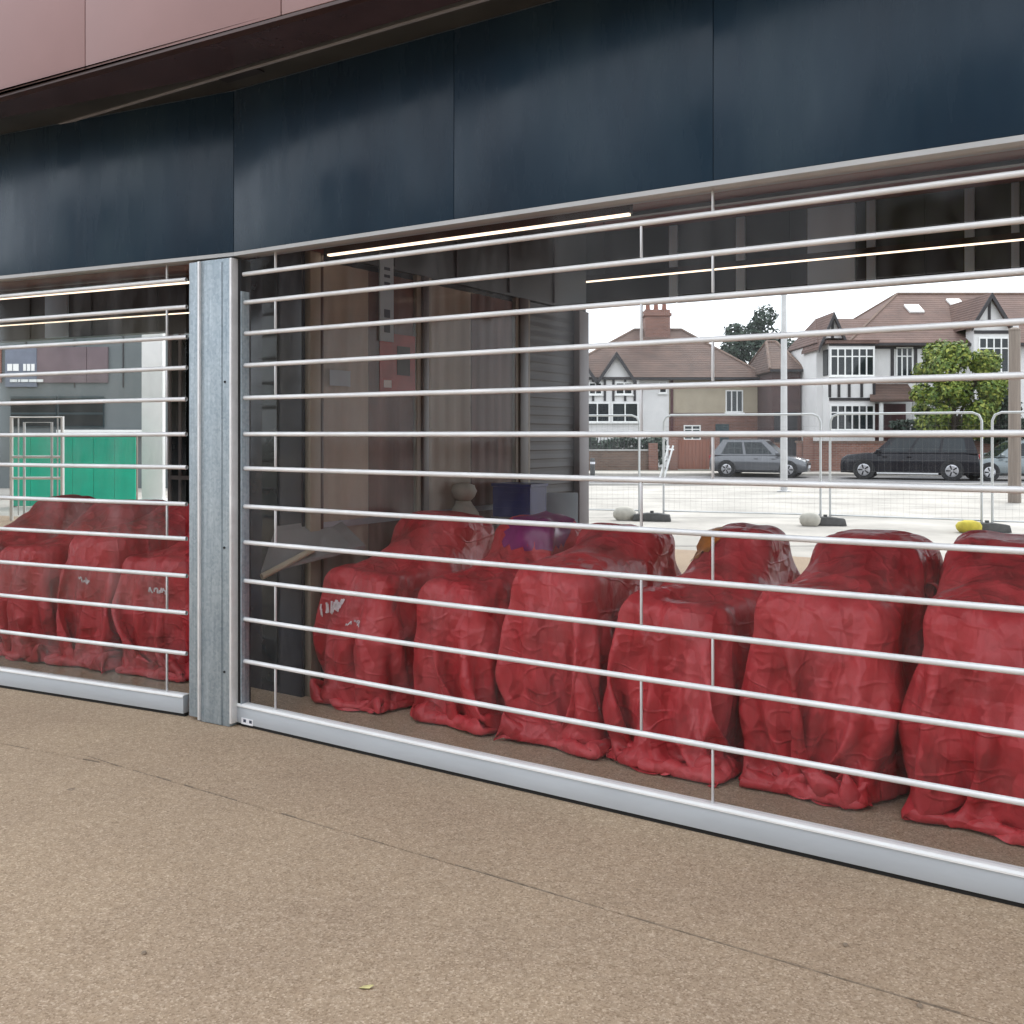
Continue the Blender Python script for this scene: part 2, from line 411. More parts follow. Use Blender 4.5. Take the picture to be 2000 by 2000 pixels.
class MB:
    def __init__(self):
        self.v, self.f = [], []
    def add(self, vs, fs):
        b = len(self.v)
        self.v += [Vector(x) for x in vs]
        self.f += [tuple(b + i for i in f) for f in fs]
        return self
    def hexa(self, p):
        """8 corners: bottom 4 counter-clockwise, top 4"""
        return self.add(p, [(3, 2, 1, 0), (4, 5, 6, 7), (0, 1, 5, 4), (1, 2, 6, 5), (2, 3, 7, 6), (3, 0, 4, 7)])
    def box(self, x0, x1, y0, y1, z0, z1, fr=None):
        p = [(x0, y0, z0), (x1, y0, z0), (x1, y1, z0), (x0, y1, z0), (x0, y0, z1), (x1, y0, z1), (x1, y1, z1), (x0, y1, z1)]
        if fr:
            p = [fr(*q) for q in p]
        return self.hexa(p)
    def poly(self, pts, z0, z1):
        n = len(pts)
        vs = [(x, y, z0) for x, y in pts] + [(x, y, z1) for x, y in pts]
        fs = [tuple(range(n - 1, -1, -1)), tuple(range(n, 2 * n))] + [(i, (i + 1) % n, n + (i + 1) % n, n + i) for i in range(n)]
        return self.add(vs, fs)
    def sidepoly(self, pts, y0, y1, fr=None):
        """pts in (x,z), extruded along y"""
        n = len(pts)
        vs = [(x, y0, z) for x, z in pts] + [(x, y1, z) for x, z in pts]
        if fr:
            vs = [fr(*q) for q in vs]
        fs = [tuple(range(n)), tuple(range(2 * n - 1, n - 1, -1))] + [(i, n + i, n + (i + 1) % n, (i + 1) % n) for i in range(n)]
        return self.add(vs, fs)
    def tube(self, pts, r, n=8, cap=True):
        pts = [Vector(p) for p in pts]
        rs = r if isinstance(r, (list, tuple)) else [r] * len(pts)
        base = len(self.v)
        for i, p in enumerate(pts):
            d = (pts[min(i + 1, len(pts) - 1)] - pts[max(i - 1, 0)]).normalized()
            a = d.orthogonal().normalized() if i == 0 else (a - d * a.dot(d)).normalized()
            b = d.cross(a)
            for k in range(n):
                t = 2 * math.pi * k / n
                self.v.append(p + (a * math.cos(t) + b * math.sin(t)) * rs[i])
        for i in range(len(pts) - 1):
            for k in range(n):
                k2 = (k + 1) % n
                self.f.append((base + i * n + k, base + i * n + k2, base + (i + 1) * n + k2, base + (i + 1) * n + k))
        if cap:
            self.f.append(tuple(base + k for k in range(n - 1, -1, -1)))
            e = base + (len(pts) - 1) * n
            self.f.append(tuple(e + k for k in range(n)))
        return self
    def lathe(self, prof, c=(0, 0, 0), n=20, axis='z'):
        base = len(self.v)
        for r, z in prof:
            for k in range(n):
                t = 2 * math.pi * k / n
                q = (r * math.cos(t), r * math.sin(t), z)
                if axis == 'y':
                    q = (q[0], q[2], q[1])
                if axis == 'x':
                    q = (q[2], q[0], q[1])
                self.v.append(Vector(c) + Vector(q))
        for i in range(len(prof) - 1):
            for k in range(n):
                k2 = (k + 1) % n
                self.f.append((base + i * n + k, base + i * n + k2, base + (i + 1) * n + k2, base + (i + 1) * n + k))
        self.f.append(tuple(base + k for k in range(n - 1, -1, -1)))
        e = base + (len(prof) - 1) * n
        self.f.append(tuple(e + k for k in range(n)))
        return self
    def build(self, name, mat, parent=None, bevel=0.0, smooth=False, world=True, fix=True):
        me = bpy.data.meshes.new(name)
        vs = self.v
        if parent is not None and world:
            inv = local_of(parent)
            vs = [inv @ v for v in vs]
        me.from_pydata([tuple(v) for v in vs], [], self.f)
        if fix or bevel:
            bm = bmesh.new(); bm.from_mesh(me)
            if fix:
                bmesh.ops.recalc_face_normals(bm, faces=bm.faces)
            if bevel:
                bmesh.ops.bevel(bm, geom=[e for e in bm.edges if e.is_manifold and e.calc_face_angle(0) > 0.6], offset=bevel, segments=2, affect='EDGES', profile=0.5, clamp_overlap=True)
            bm.to_mesh(me); bm.free()
        me.materials.append(MT[mat] if isinstance(mat, str) else mat)
        if smooth or bevel:
            for p in me.polygons:
                p.use_smooth = True
            if bevel or smooth == 'auto':
                me.set_sharp_from_angle(angle=R(40))
        o = bpy.data.objects.new(name, me)
        COL.objects.link(o)
        if parent is not None:
            o.parent = parent
        return o

def tag(o, label=None, cat=None, group=None, kind=None):
    if label: o['label'] = label
    if cat: o['category'] = cat
    if group: o['group'] = group
    if kind: o['kind'] = kind
    return o

def thing(name, label, cat, loc=(0, 0, 0), rotz=0.0, group=None):
    o = bpy.data.objects.new(name, None)
    o.empty_display_size = 0.2
    o.location = loc
    o.rotation_euler = (0, 0, rotz)
    COL.objects.link(o)
    return tag(o, label, cat, group)

def share(name, mesh, parent, loc=(0, 0, 0), rot=(0, 0, 0), scale=(1, 1, 1)):
    o = bpy.data.objects.new(name, mesh)
    o.location = loc; o.rotation_euler = rot; o.scale = scale
    COL.objects.link(o)
    o.parent = parent
    return o

def kids(o):
    return [c for c in bpy.data.objects if c.parent == o]

def copy_thing(o, loc, rotz=None, label=None):
    """a copy of a thing with copies of its parts and sub-parts"""
    r = o.copy(); COL.objects.link(r); r.location = loc
    if rotz is not None: r.rotation_euler = (0, 0, rotz)
    if label: r['label'] = label
    for ch in kids(o):
        c = ch.copy(); COL.objects.link(c); c.parent = r
        for g in kids(ch):
            d = g.copy(); COL.objects.link(d); d.parent = c
    return r

# ------------------------------------------------------------------ the two facade directions (metres)
PR = Vector((-1.52, 5.41)); ER = Vector((0.841, -0.541)); NR = Vector((0.541, 0.841)); AR = math.atan2(-0.541, 0.841)
PL = Vector((-1.85, 5.56)); EL = Vector((0.907, -0.42)); NL = Vector((0.42, 0.907)); AL = math.atan2(-0.42, 0.907)
def fR(s, p, z):
    q = PR + ER * s + NR * p
    return Vector((q.x, q.y, z))
def fL(s, p, z):
    q = PL + EL * s + NL * p
    return Vector((q.x, q.y, z))

SLAT_Z = [0.356, 0.588, 0.800, 1.013, 1.212, 1.422, 1.612, 1.812, 1.992, 2.168, 2.340, 2.496]
RAIL_TOP = 0.124
HEAD_Z = 2.60

# ------------------------------------------------------------------ ground
g = MB().add([(-300, -300, -0.03), (300, -300, -0.03), (300, 600, -0.03), (-300, 600, -0.03)], [(0, 1, 2, 3)]).build('ground', 'earth')
tag(g, kind='structure')
# forecourt pavement in front of and under the building, cut by one joint that runs along the front
def strip(name, mat, a, b, z=0.0, thick=0.02):
    """forecourt slab between two offsets (p) from the shutter line, bent where the front bends"""
    def pt(p):
        ang = [fL(-14, p, 0), None, fR(16, p, 0)]
        # intersection of both offset lines
        o1, d1 = PL + NL * p, EL; o2, d2 = PR + NR * p, ER
        det = d1.x * (-d2.y) + d2.x * d1.y
        t = ((o2.x - o1.x) * (-d2.y) + d2.x * (o2.y - o1.y)) / det
        m = o1 + d1 * t
        return [(ang[0].x, ang[0].y), (m.x, m.y), (ang[2].x, ang[2].y)]
    A, B_ = pt(a), pt(b)
    o = MB().poly(A + B_[::-1], z - thick, z).build(name, mat)
    return tag(o, kind='structure')
strip('pavement', 'aggregate', -9.0, -0.793)
strip('pavement', 'aggregate2', -0.787, 9.2)
# dirt lying in the joint
rs = random.Random(3)
jm = MB()
for fr, s0, s1 in ((fR, -0.2, 5.0), (fL, -3.4, 0.1)):
    s = s0
    while s < s1:
        ln = rs.uniform(0.02, 0.12)
        if rs.random() < (0.85 if fr is fR else 0.5):
            w = rs.uniform(0.0004, 0.0017); o_ = rs.uniform(-0.003, 0.003)
            jm.box(s, s + ln, -0.79 - w + o_, -0.79 + w + o_, -0.004, 0.0035, fr)
        s += ln
tag(jm.build('joint_dirt', 'crack'), kind='stuff')
tag(MB().poly([(-40, 8.0), (-40, 33), (60, 33), (60, -20), (12.0, -3), (3.0, 8.0)], -0.028, -0.006).build('car_park', 'concrete'), kind='structure')
tag(MB().poly([(-120, 33.6), (120, 30.2), (120, 37.6), (-120, 41.0)], -0.028, -0.004).build('road', 'asphalt'), kind='structure')
tag(MB().poly([(-120, 33.4), (120, 30.0), (120, 30.2), (-120, 33.6)], -0.028, 0.06).build('kerb', 'kerb'), kind='structure')
tag(MB().poly([(-120, 41.0), (120, 37.6), (120, 40.2), (-120, 43.6)], -0.028, 0.10).build('footway', 'concrete'), kind='structure')
# slab joints of the car park
cj = MB()
for y in (14.2, 19.1, 25.0):
    cj.box(-6, 25, y, y + 0.02, -0.02, -0.0015)
tag(cj.build('car_park_joints', 'asphalt'), kind='structure')

# ------------------------------------------------------------------ the shop building (fascia, cladding over it, soffit, ceiling, rear beam)
shop = thing('shop_building', 'shop building with navy gloss fascia, pink upper cladding and open passage behind the shutters', 'building', (-1.66, 5.5, 0), AR)
FZ0, FZ1 = 2.585, 3.50
FP = -0.055
def bend(p):
    o1, d1 = PL + NL * p, EL; o2, d2 = PR + NR * p, ER
    det = d1.x * (-d2.y) + d2.x * d1.y
    t = ((o2.x - o1.x) * (-d2.y) + d2.x * (o2.y - o1.y)) / det
    return o1 + d1 * t
_b = bend(FP)
SBL = (_b - PL).dot(EL) - 0.001; SBR = (_b - PR).dot(ER) + 0.001
fas = [(fL, -4.85, -3.351), (fL, -3.349, -1.851), (fL, -1.849, SBL), (fR, SBR, 1.519), (fR, 1.521, 2.789), (fR, 2.791, 4.2), (fR, 4.202, 5.6)]
for fr, a, b in fas:
    MB().box(a, b, FP, FP + 0.03, FZ0 + 0.028, FZ1, fr).build('fascia_panel', 'fascia', shop, bevel=0.0025)
for fr, a, b in ((fL, -4.85, SBL), (fR, SBR, 5.6)):
    MB().box(a, b, FP - 0.004, 0.02, FZ0 + 0.006, FZ0 + 0.026, fr).build('fascia_trim', 'trim', shop)
    MB().box(a, b, FP + 0.032, 0.14, FZ0 + 0.03, 4.1, fr).build('fascia_backing', 'bluegrey', shop)
    # shutter head: dark slot box
    MB().box(a, b, 0.142, 0.30, 2.70, FZ0 + 0.3, fr).build('shutter_head', 'ceiling', shop)
# pink cladding: straight, standing out in front of the fascia
CA = Vector((-0.776, 4.24)); CD = Vector((0.872, -0.49)); CN = Vector((0.49, 0.872))
def fC(s, p, z):
    q = CA + CD * s + CN * p
    return Vector((q.x, q.y, z))
seams = [-6.5, -5.75, -4.40, -3.0, -1.652, -0.306, 1.04, 2.4, 3.74, 5.1]
for a, b in zip(seams[:-1], seams[1:]):
    for z0, z1 in ((3.50, 4.9), (4.906, 6.3)):
        MB().box(a + 0.003, b - 0.003, 0, 0.03, z0, z1, fC).build('cladding_panel', 'pink', shop, bevel=0.003)
MB().box(-6.5, 5.1, 0.034, 0.3, 3.52, 6.3, fC).build('cladding_backing', 'dark', shop)
MB().box(-6.5, 5.1, 0.002, 0.05, 3.482, 3.497, fC).build('cladding_edge', 'brown', shop)
# soffit between cladding and fascia: two runs of dark gloss panels with a shadow joint
def soffit(p0, p1, nm, mat, z):
    a, m, c = fL(-5.2, p0, 0), bend(p0), fR(5.6, p0, 0)
    if p1 is None:
        e1, e2 = fC(5.1, 0.05, 0), fC(-6.2, 0.05, 0)
        pts = [(a.x, a.y), (m.x, m.y), (c.x, c.y), (e1.x, e1.y), (e2.x, e2.y)]
    else:
        a2, m2, c2 = fL(-5.2, p1, 0), bend(p1), fR(5.6, p1, 0)
        pts = [(a.x, a.y), (m.x, m.y), (c.x, c.y), (c2.x, c2.y), (m2.x, m2.y), (a2.x, a2.y)]
    MB().poly(pts, z, z + 0.015).build(nm, mat, shop)
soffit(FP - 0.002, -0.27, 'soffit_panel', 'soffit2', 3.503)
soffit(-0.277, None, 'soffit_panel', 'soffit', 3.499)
soffit(FP - 0.004, -0.45, 'soffit_backing', 'black', 3.53)
MB().box(0.10, 0.38, -0.225, -0.165, 3.494, 3.501, fR).build('soffit_light', 'dark', shop)
MB().box(-4.2, 5.4, -0.24, -0.222, 3.496, 3.502, fR).build('soffit_track', 'greyframe', shop)
# low front ceiling strip just inside the shutters
for fr, a, b, z, pw in ((fL, -8.0, SBL + 0.02, 2.74, 1.12), (fR, SBR - 0.02, 8.0, 2.80, 1.0)):
    MB().box(a, b, 0.302, pw, z, z + 0.05, fr).build('front_ceiling', 'ceiling', shop)
    MB().box(a, b, pw + 0.002, pw + 0.05, z - 0.02, 4.09, fr).build('ceiling_step', 'dark', shop)
# ceiling and rear beam
rb = bend(7.3)
fb = bend(0.13)
pts = [fL(-17, 0.13, 0), Vector((fb.x, fb.y, 0)), fR(9, 0.13, 0), fR(9, 7.3, 0), Vector((rb.x, rb.y, 0)), fL(-17, 7.3, 0)]
MB().poly([(p.x, p.y) for p in pts], 4.1, 4.3).build('ceiling', 'ceiling', shop)
# upper storeys over the passage
pts2 = [fL(-17, 0.3, 0), Vector((fb.x + .1, fb.y + .15, 0)), fR(9, 0.3, 0), fR(9, 7.25, 0), Vector((rb.x, rb.y - .05, 0)), fL(-17, 7.25, 0)]
MB().poly([(p.x, p.y) for p in pts2], 4.32, 6.3).build('upper_storey', 'dark', shop)
rbm = bend(7.0)
sR = (Vector((rbm.x, rbm.y)) - (PR + NR * 7.0)).dot(ER)
sL = (Vector((rbm.x, rbm.y)) - (PL + NL * 7.0)).dot(EL)
MB().box(sR, 9, 7.0, 7.2, 3.2, 4.098, fR).build('rear_beam', 'dark', shop)
MB().box(-17, sL, 7.0, 7.2, 3.2, 4.098, fL).build('rear_beam', 'dark', shop)
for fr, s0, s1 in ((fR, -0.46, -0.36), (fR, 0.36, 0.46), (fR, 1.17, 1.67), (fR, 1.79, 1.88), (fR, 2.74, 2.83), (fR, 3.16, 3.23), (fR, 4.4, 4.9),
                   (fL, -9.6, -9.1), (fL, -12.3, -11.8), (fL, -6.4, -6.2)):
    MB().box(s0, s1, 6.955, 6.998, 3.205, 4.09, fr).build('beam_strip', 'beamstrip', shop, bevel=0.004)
for fr, a, b in ((fR, sR, 9), (fL, -17, sL)):
    for k in range(int((b - a) / 1.4) + 1):
        MB().box(a + k * 1.4, a + k * 1.4 + 0.012, 6.985, 6.999, 3.21, 4.09, fr).build('beam_seam', 'black', shop)
# square columns along the rear line
for s in (-14.5,):
    MB().box(s, s + 0.46, 6.93, 7.35, 0, 3.2, fL).build('column', 'white', shop, bevel=0.01)
MB().box(7.2, 7.66, 6.93, 7.35, 0, 3.2, fR).build('column', 'white', shop, bevel=0.01)
# end walls that close the passage off outside the picture
MB().box(8.8, 9.0, 0.2, 6.9, 0, 4.09, fR).build('end_wall', 'dark', shop)
MB().box(5.6, 8.8, 0.0, 0.2, 0, 4.09, fR).build('front_wall', 'dark', shop)
MB().box(-17, -4.9, 0.0, 0.2, 0, 4.09, fL).build('front_wall', 'dark', shop)

# ------------------------------------------------------------------ galvanised post between the two shutters
AM = 0.5 * (AR + AL)
post = thing('shutter_post', 'galvanised steel post standing between the two see-through shutters', 'post', (-1.645, 5.40, 0), AM)
def PB(*a): return MB().box(*a)
PB(-0.125, 0.105, 0.0, 0.15, 0.0, 2.583).build('post_body', 'galv', post, bevel=0.006, world=False)
PB(-0.083, 0.05, -0.006, 0.0, 0.004, 2.565).build('cover_plate', 'galv', post, bevel=0.003, world=False)
PB(-0.205, -0.127, -0.002, 0.12, 0.02, 2.58).build('guide_channel', 'galv', post, bevel=0.004, world=False)
PB(-0.1265, -0.112, -0.014, 0.03, 0.01, 2.58).build('flange', 'slat', post, bevel=0.002, world=False)
PB(0.106, 0.122, -0.004, 0.10, 0.02, 2.581).build('flange', 'slat', post, bevel=0.002, world=False)
PB(0.123, 0.146, 0.045, 0.12, 0.02, 2.58).build('guide_slot', 'black', post, world=False)
PB(0.147, 0.154, 0.04, 0.10, 0.10, 2.40).build('guide_lip', 'galv', post, world=False)
for x, z in ((0.068, 0.985), (0.068, 0.30), (0.072, 1.9)):
    MB().lathe([(0.007, -0.004), (0.007, 0.0), (0.003, 0.001)], (x, -0.001, z), 10, 'y').build('bolt', 'rubber', post, world=False)

# ------------------------------------------------------------------ see-through shutters
def shutter(name, label, fr_org, ang, s0, s1, links_even, links_odd):
    root = thing(name, label, 'roller shutter', (fr_org.x, fr_org.y, 0), ang, 'see-through roller shutters')
    L_ = s1 - s0
    # slat profile: a rounded nose on a flatter back
    prof = []
    for k in range(12):
        t = 2 * math.pi * k / 12
        prof.append((0.012 * math.sin(t), 0.0126 * math.cos(t)))
    mb = MB()
    n = len(prof)
    seg = 14
    for i in range(seg + 1):
        sag = -0.004 * (1 - (2 * i / seg - 1) ** 2)
        for (py, pz) in prof:
            mb.v.append(Vector((s0 + L_ * i / seg, py, pz + sag)))
    for i in range(seg):
        for k in range(n):
            k2 = (k + 1) % n
            mb.f.append((i * n + k, i * n + k2, (i + 1) * n + k2, (i + 1) * n + k))
    first = mb.build('slat', 'slat', root, smooth=True, world=False)
    first.location.z = SLAT_Z[0]
    rnd = random.Random(11)
    for z in SLAT_Z[1:]:
        share('slat', first.data, root, (0, rnd.uniform(-0.003, 0.003), z), (0, rnd.uniform(-0.0006, 0.0006), 0))
    # rows of clear panels between the slats, joined end to end by short links
    edges = [RAIL_TOP] + SLAT_Z + [HEAD_Z + 0.03]
    for r in range(len(edges) - 1):
        z0 = edges[r] + (0.002 if r == 0 else 0.0125)
        z1 = edges[r + 1] - 0.0125
        cuts = [c for c in (links_even if r % 2 == 0 else links_odd) if s0 < c < s1]
        xs = [s0] + cuts + [s1]
        for a, b in zip(xs[:-1], xs[1:]):
            y = rnd.uniform(-0.002, 0.002)
            mb = MB().box(a + 0.008, b - 0.008, y - 0.002, y + 0.002, z0, z1)
            pn = mb.build('clear_panel', 'poly', root, world=False)
            for v in pn.data.vertices:
                v.co.z -= (z0 + z1) / 2
            pn.location.z = (z0 + z1) / 2
            pn.rotation_euler.x = rnd.uniform(-0.018, 0.018)
        for c in cuts:
            MB().box(c - 0.0048, c + 0.0048, -0.006, 0.006, z0 - 0.004, z1 + 0.004).build('link', 'link', root, bevel=0.002, world=False)
    # bottom rail with a brighter top edge and a black rubber seal
    rail = MB().box(s0 - 0.01, s1, -0.028, 0.02, 0.019, RAIL_TOP - 0.006).build('bottom_rail', 'rail', root, bevel=0.003, world=False)
    MB().add([(x, y, z) for x in (s0 - 0.01, s1) for y, z in ((-0.0335, RAIL_TOP - 0.014), (-0.0335, RAIL_TOP - 0.007), (-0.022, RAIL_TOP), (0.022, RAIL_TOP), (0.022, RAIL_TOP - 0.0055), (-0.029, RAIL_TOP - 0.0055))], [(0, 1, 7, 6), (1, 2, 8, 7), (2, 3, 9, 8), (3, 4, 10, 9), (4, 5, 11, 10), (5, 0, 6, 11), (5, 4, 3, 2, 1, 0), (6, 7, 8, 9, 10, 11)]).build('rail_cap', 'cap', rail, world=False)
    MB().box(s0, s1, -0.016, 0.014, 0.0, 0.0185).build('rubber_seal', 'rubber', root, world=False)
    return root, rail

def tz(o):
    return o
shR, railR = shutter('roller_shutter', 'larger see-through shutter with silver slats, right of the galvanised post', PR, AR, 0.012, 5.55, [0.289, 2.768, 5.1], [2.453, 4.72])
shL, railL = shutter('roller_shutter', 'narrower see-through shutter with silver slats, left of the galvanised post', PL, AL, -4.8, -0.012, [-0.16, -2.64], [-1.9, -4.2])
# blue-and-white sticker at the near end of the right rail
st = MB().box(0.055, 0.145, -0.0302, -0.0285, 0.018, 0.052).build('sticker', 'paper', railR, world=False)
for x in (0.072, 0.118):
    MB().box(x, x + 0.02, -0.0312, -0.0303, 0.030, 0.046).build('sticker_print', 'print', railR, world=False)

# ------------------------------------------------------------------ red sheeting: cloth draped by a small numerical simulation
def drape(variants, seed=5):
    """position-based cloth dropped over a low box with a raised back roll; returns [vertex grid] per variant"""
    rng = np.random.default_rng(seed)
    B = len(variants)
    P = {k: np.array([v[k] for v in variants], dtype=np.float32)[:, None, None] for k in variants[0]}
    def relax(X, V_, h, steps, iters, damp, close):
        ny, nx = X.shape[1:3]
        prev = X - V_
        def con(a, b, rest, k):
            A, Bb = X[a], X[b]
            d = Bb - A
            l = np.sqrt((d * d).sum(-1, keepdims=True)) + 1e-9
            c = d * (0.5 * k * (1 - rest / l))
            X[a] += c; X[b] -= c
        S = slice
        full = S(None)
        def pairs():
            for o in (0, 1):
                nxp = (nx - o) // 2
                yield (full, full, S(o, o + 2 * nxp - 1, 2)), (full, full, S(o + 1, o + 2 * nxp, 2)), h, 1.0
                nyp = (ny - o) // 2
                yield (full, S(o, o + 2 * nyp - 1, 2), full), (full, S(o + 1, o + 2 * nyp, 2), full), h, 1.0
            for o in (0, 1):
                nyp = (ny - o) // 2
                a, b = S(o, o + 2 * nyp - 1, 2), S(o + 1, o + 2 * nyp, 2)
                yield (full, a, S(0, nx - 1)), (full, b, S(1, nx)), h * 1.41421, 0.35
                yield (full, a, S(1, nx)), (full, b, S(0, nx - 1)), h * 1.41421, 0.35
            yield (full, S(0, ny - 2), full), (full, S(2, ny), full), 2 * h, 0.10
            yield (full, full, S(0, nx - 2)), (full, full, S(2, nx)), 2 * h, 0.10
        PL_ = list(pairs())
        def push(hit, n, dist):
            X[...] += np.where(hit[..., None], n * dist[..., None], 0)
        def collide(room):
            th = 0.012
            tot = np.zeros(X.shape[:3], bool)
            # the raised back: whatever is well inside its footprint is lifted on to its rounded top
            dx = (X[..., 0] - P['cx']) / (P['cw'] + 0.02); dy = (X[..., 1] - P['cy']) / (P['cl'] + 0.02)
            rad = np.sqrt(dx * dx * dx * dx + dy * dy * dy * dy)
            ztop = 2 * P['ch'] - 0.26 * rad * rad
            hit = (rad < 0.9) & (X[..., 2] < ztop + th)
            X[..., 2] = np.where(hit, ztop + th, X[..., 2])
            tot |= hit
            for bx in ('a', 'b', 'c'):
                cx, cy, cz = P[bx + 'x'], P[bx + 'y'], P[bx + 'z']
                hx, hy, hz = P[bx + 'w'], P[bx + 'l'], P[bx + 'h']
                r = 0.09 if bx == 'c' else 0.06
                d = np.stack([X[..., 0] - cx, X[..., 1] - cy, X[..., 2] - cz], -1)
                q = np.abs(d) - np.stack(np.broadcast_arrays(hx - r, hy - r, hz - r), -1)
                o = np.maximum(q, 0)
                l = np.sqrt((o * o).sum(-1))
                mx = q.max(-1)
                dist = l + np.minimum(mx, 0) - r
                am = q.argmax(-1)
                ni = np.eye(3, dtype=np.float32)[am]
                no = o / (l[..., None] + 1e-9)
                n = np.where((l > 1e-6)[..., None], no, ni) * np.sign(d)
                hit = dist < th
                push(hit, n, th - dist)
                tot |= hit
            fl = X[..., 2] < 0.008
            X[..., 2] = np.maximum(X[..., 2], 0.008)
            tot |= fl
            X[..., 0] = np.clip(X[..., 0], -P['lim'] - room, P['lim'] + room)
            X[..., 1] = np.clip(X[..., 1], -P['front'] - room, 1.60 + room)
            return tot
        for stp in range(steps):
            vel = (X - prev) * damp
            vel = np.clip(vel, -0.04, 0.04)
            prev = X.copy()
            room = close(stp)
            X += vel
            X[..., 2] -= 9.8 / 3600.0
            for it in range(iters):
                for a, b, rest, k in PL_:
                    con(a, b, rest, k)
                if it % 2 == 1:
                    collide(room)
            tot = collide(room)
            # friction
            prev[tot] = prev[tot] * 0.3 + X[tot] * 0.7
        return X
    h = 0.075
    ny, nx = 43, 35
    gx = (np.arange(nx) - (nx - 1) / 2) * h
    gy = (np.arange(ny) - (ny - 1) / 2) * h
    X = np.zeros((B, ny, nx, 3), np.float32)
    X[..., 0] = gx[None, None, :]
    X[..., 1] = gy[None, :, None] + 0.52
    X[..., 2] = 1.34
    X += rng.normal(0, 0.012, X.shape).astype(np.float32)
    for b in range(B):
        X[b, ..., 0] += variants[b]['dx']; X[b, ..., 1] += variants[b]['dy']
        a = variants[b]['rot']
        x, y = X[b, ..., 0].copy(), X[b, ..., 1].copy() - 0.5
        X[b, ..., 0] = x * math.cos(a) - y * math.sin(a)
        X[b, ..., 1] = x * math.sin(a) + y * math.cos(a) + 0.5
    X = relax(X, np.zeros_like(X), h, 150, 8, 0.98, lambda k: 1.3 * max(0.0, 1 - max(0, k - 35) / 75.0))
    # refine
    def up(A, ax):
        A = np.moveaxis(A, ax, 1)
        m = 0.5 * (A[:, 1:] + A[:, :-1])
        out = np.empty((A.shape[0], A.shape[1] * 2 - 1) + A.shape[2:], np.float32)
        out[:, 0::2] = A; out[:, 1::2] = m
        return np.moveaxis(out, 1, ax)
    X = np.ascontiguousarray(up(up(X, 1), 2))
    X += rng.normal(0, 0.003, X.shape).astype(np.float32)
    X = relax(X, np.zeros_like(X), h / 2 * 1.03, 45, 10, 0.95, lambda k: 0.0)
    return X

rv = random.Random(21)
VAR = []
HOOD = [(0.25, 1.06), (0.21, 1.08), (0.25, 1.06), (0.20, 1.09), (0.26, 1.08), (0.23, 1.11), (0.21, 1.06)]
for i in range(7):
    hw_, ht_ = HOOD[i]
    fh = rv.uniform(0.78, 0.92)
    cy_ = rv.uniform(0.80, 1.0)
    VAR.append(dict(ax=rv.uniform(-0.05, 0.05), ay=0.30, az=fh / 2, aw=rv.uniform(0.23, 0.30), al=0.30, ah=fh / 2,
                    bx=0.0, by=0.90, bz=0.36, bw=0.235, bl=0.32, bh=0.36,
                    cx=rv.uniform(-0.07, 0.07), cy=cy_, cz=ht_ / 2, cw=hw_, cl=rv.uniform(0.20, 0.27), ch=ht_ / 2,
                    lim=0.35, front=rv.uniform(0.10, 0.15), dx=rv.uniform(-0.08, 0.08), dy=rv.uniform(-0.05, 0.05), rot=rv.uniform(-0.3, 0.3)))
import time as _t
_t0 = _t.time()
DR = drape(VAR)
print('drape seconds', round(_t.time() - _t0, 1))
COVER = []
for i in range(len(VAR)):
    ny, nx = DR.shape[1:3]
    me = bpy.data.meshes.new('red_cover')
    # crumple the sheet: sharp small ridges along its normals, on top of the draped folds
    G = DR[i]
    gu = np.gradient(G, axis=0); gv = np.gradient(G, axis=1)
    nn = np.cross(gv, gu); nn /= np.linalg.norm(nn, axis=-1, keepdims=True) + 1e-9
    off = np.zeros((ny, nx), np.float32)
    for a in range(ny):
        for b in range(nx):
            x, y, z = (float(t) for t in G[a, b])
            q = Vector((x * 4.0 + i * 7.3 + y * 2.5, y * 4.0 - x * 2.0 + a * 0.02, z * 2.6 + x * 2.2))
            n1 = noise.noise(q); n2 = noise.noise(q * 2.3 + Vector((3.1, 0, 1.7)))
            n3 = noise.noise(q * 0.42 + Vector((0, 5.2, i)))
            off[a, b] = 0.046 * (0.30 - abs(n1)) + 0.026 * (0.25 - abs(n2)) + 0.045 * n3
    G = G + nn * off[..., None]
    G[..., 2] = np.maximum(G[..., 2], 0.006)
    # the sheet is gathered in round the foot of what it covers, unevenly, then flares a little
    rg = random.Random(300 + i)
    zt_ = np.clip(G[..., 2] / rg.uniform(0.42, 0.55), 0, 1); zt_ = zt_ * zt_ * (3 - 2 * zt_)
    fl_ = np.clip(1 - G[..., 2] / 0.10, 0, 1)
    ang_ = np.arctan2(G[..., 1] - 0.5, G[..., 0])
    wob = 0.07 * np.sin(ang_ * 3 + rg.uniform(0, 6)) + 0.05 * np.sin(ang_ * 7 + rg.uniform(0, 6))
    k_ = rg.uniform(0.72, 0.86)
    sc2 = (k_ + wob) + (1 - k_ - wob) * zt_ + fl_ * 0.09
    G[..., 0] = G[..., 0] * sc2
    G[..., 1] = np.where(G[..., 1] < 0.5, 0.5 + (G[..., 1] - 0.5) * (1 - (1 - sc2) * 0.55), 0.5 + (G[..., 1] - 0.5) * (1 - (1 - sc2) * 0.4))
    vs = G.reshape(-1, 3)
    fs = [(r * nx + c, r * nx + c + 1, (r + 1) * nx + c + 1, (r + 1) * nx + c) for r in range(ny - 1) for c in range(nx - 1)]
    me.from_pydata(vs.tolist(), [], fs)
    for p in me.polygons: p.use_smooth = True
    me.materials.append(MT['red'])
    COVER.append(me)
GRP = 'low objects under red sheeting in rows behind the shutters'
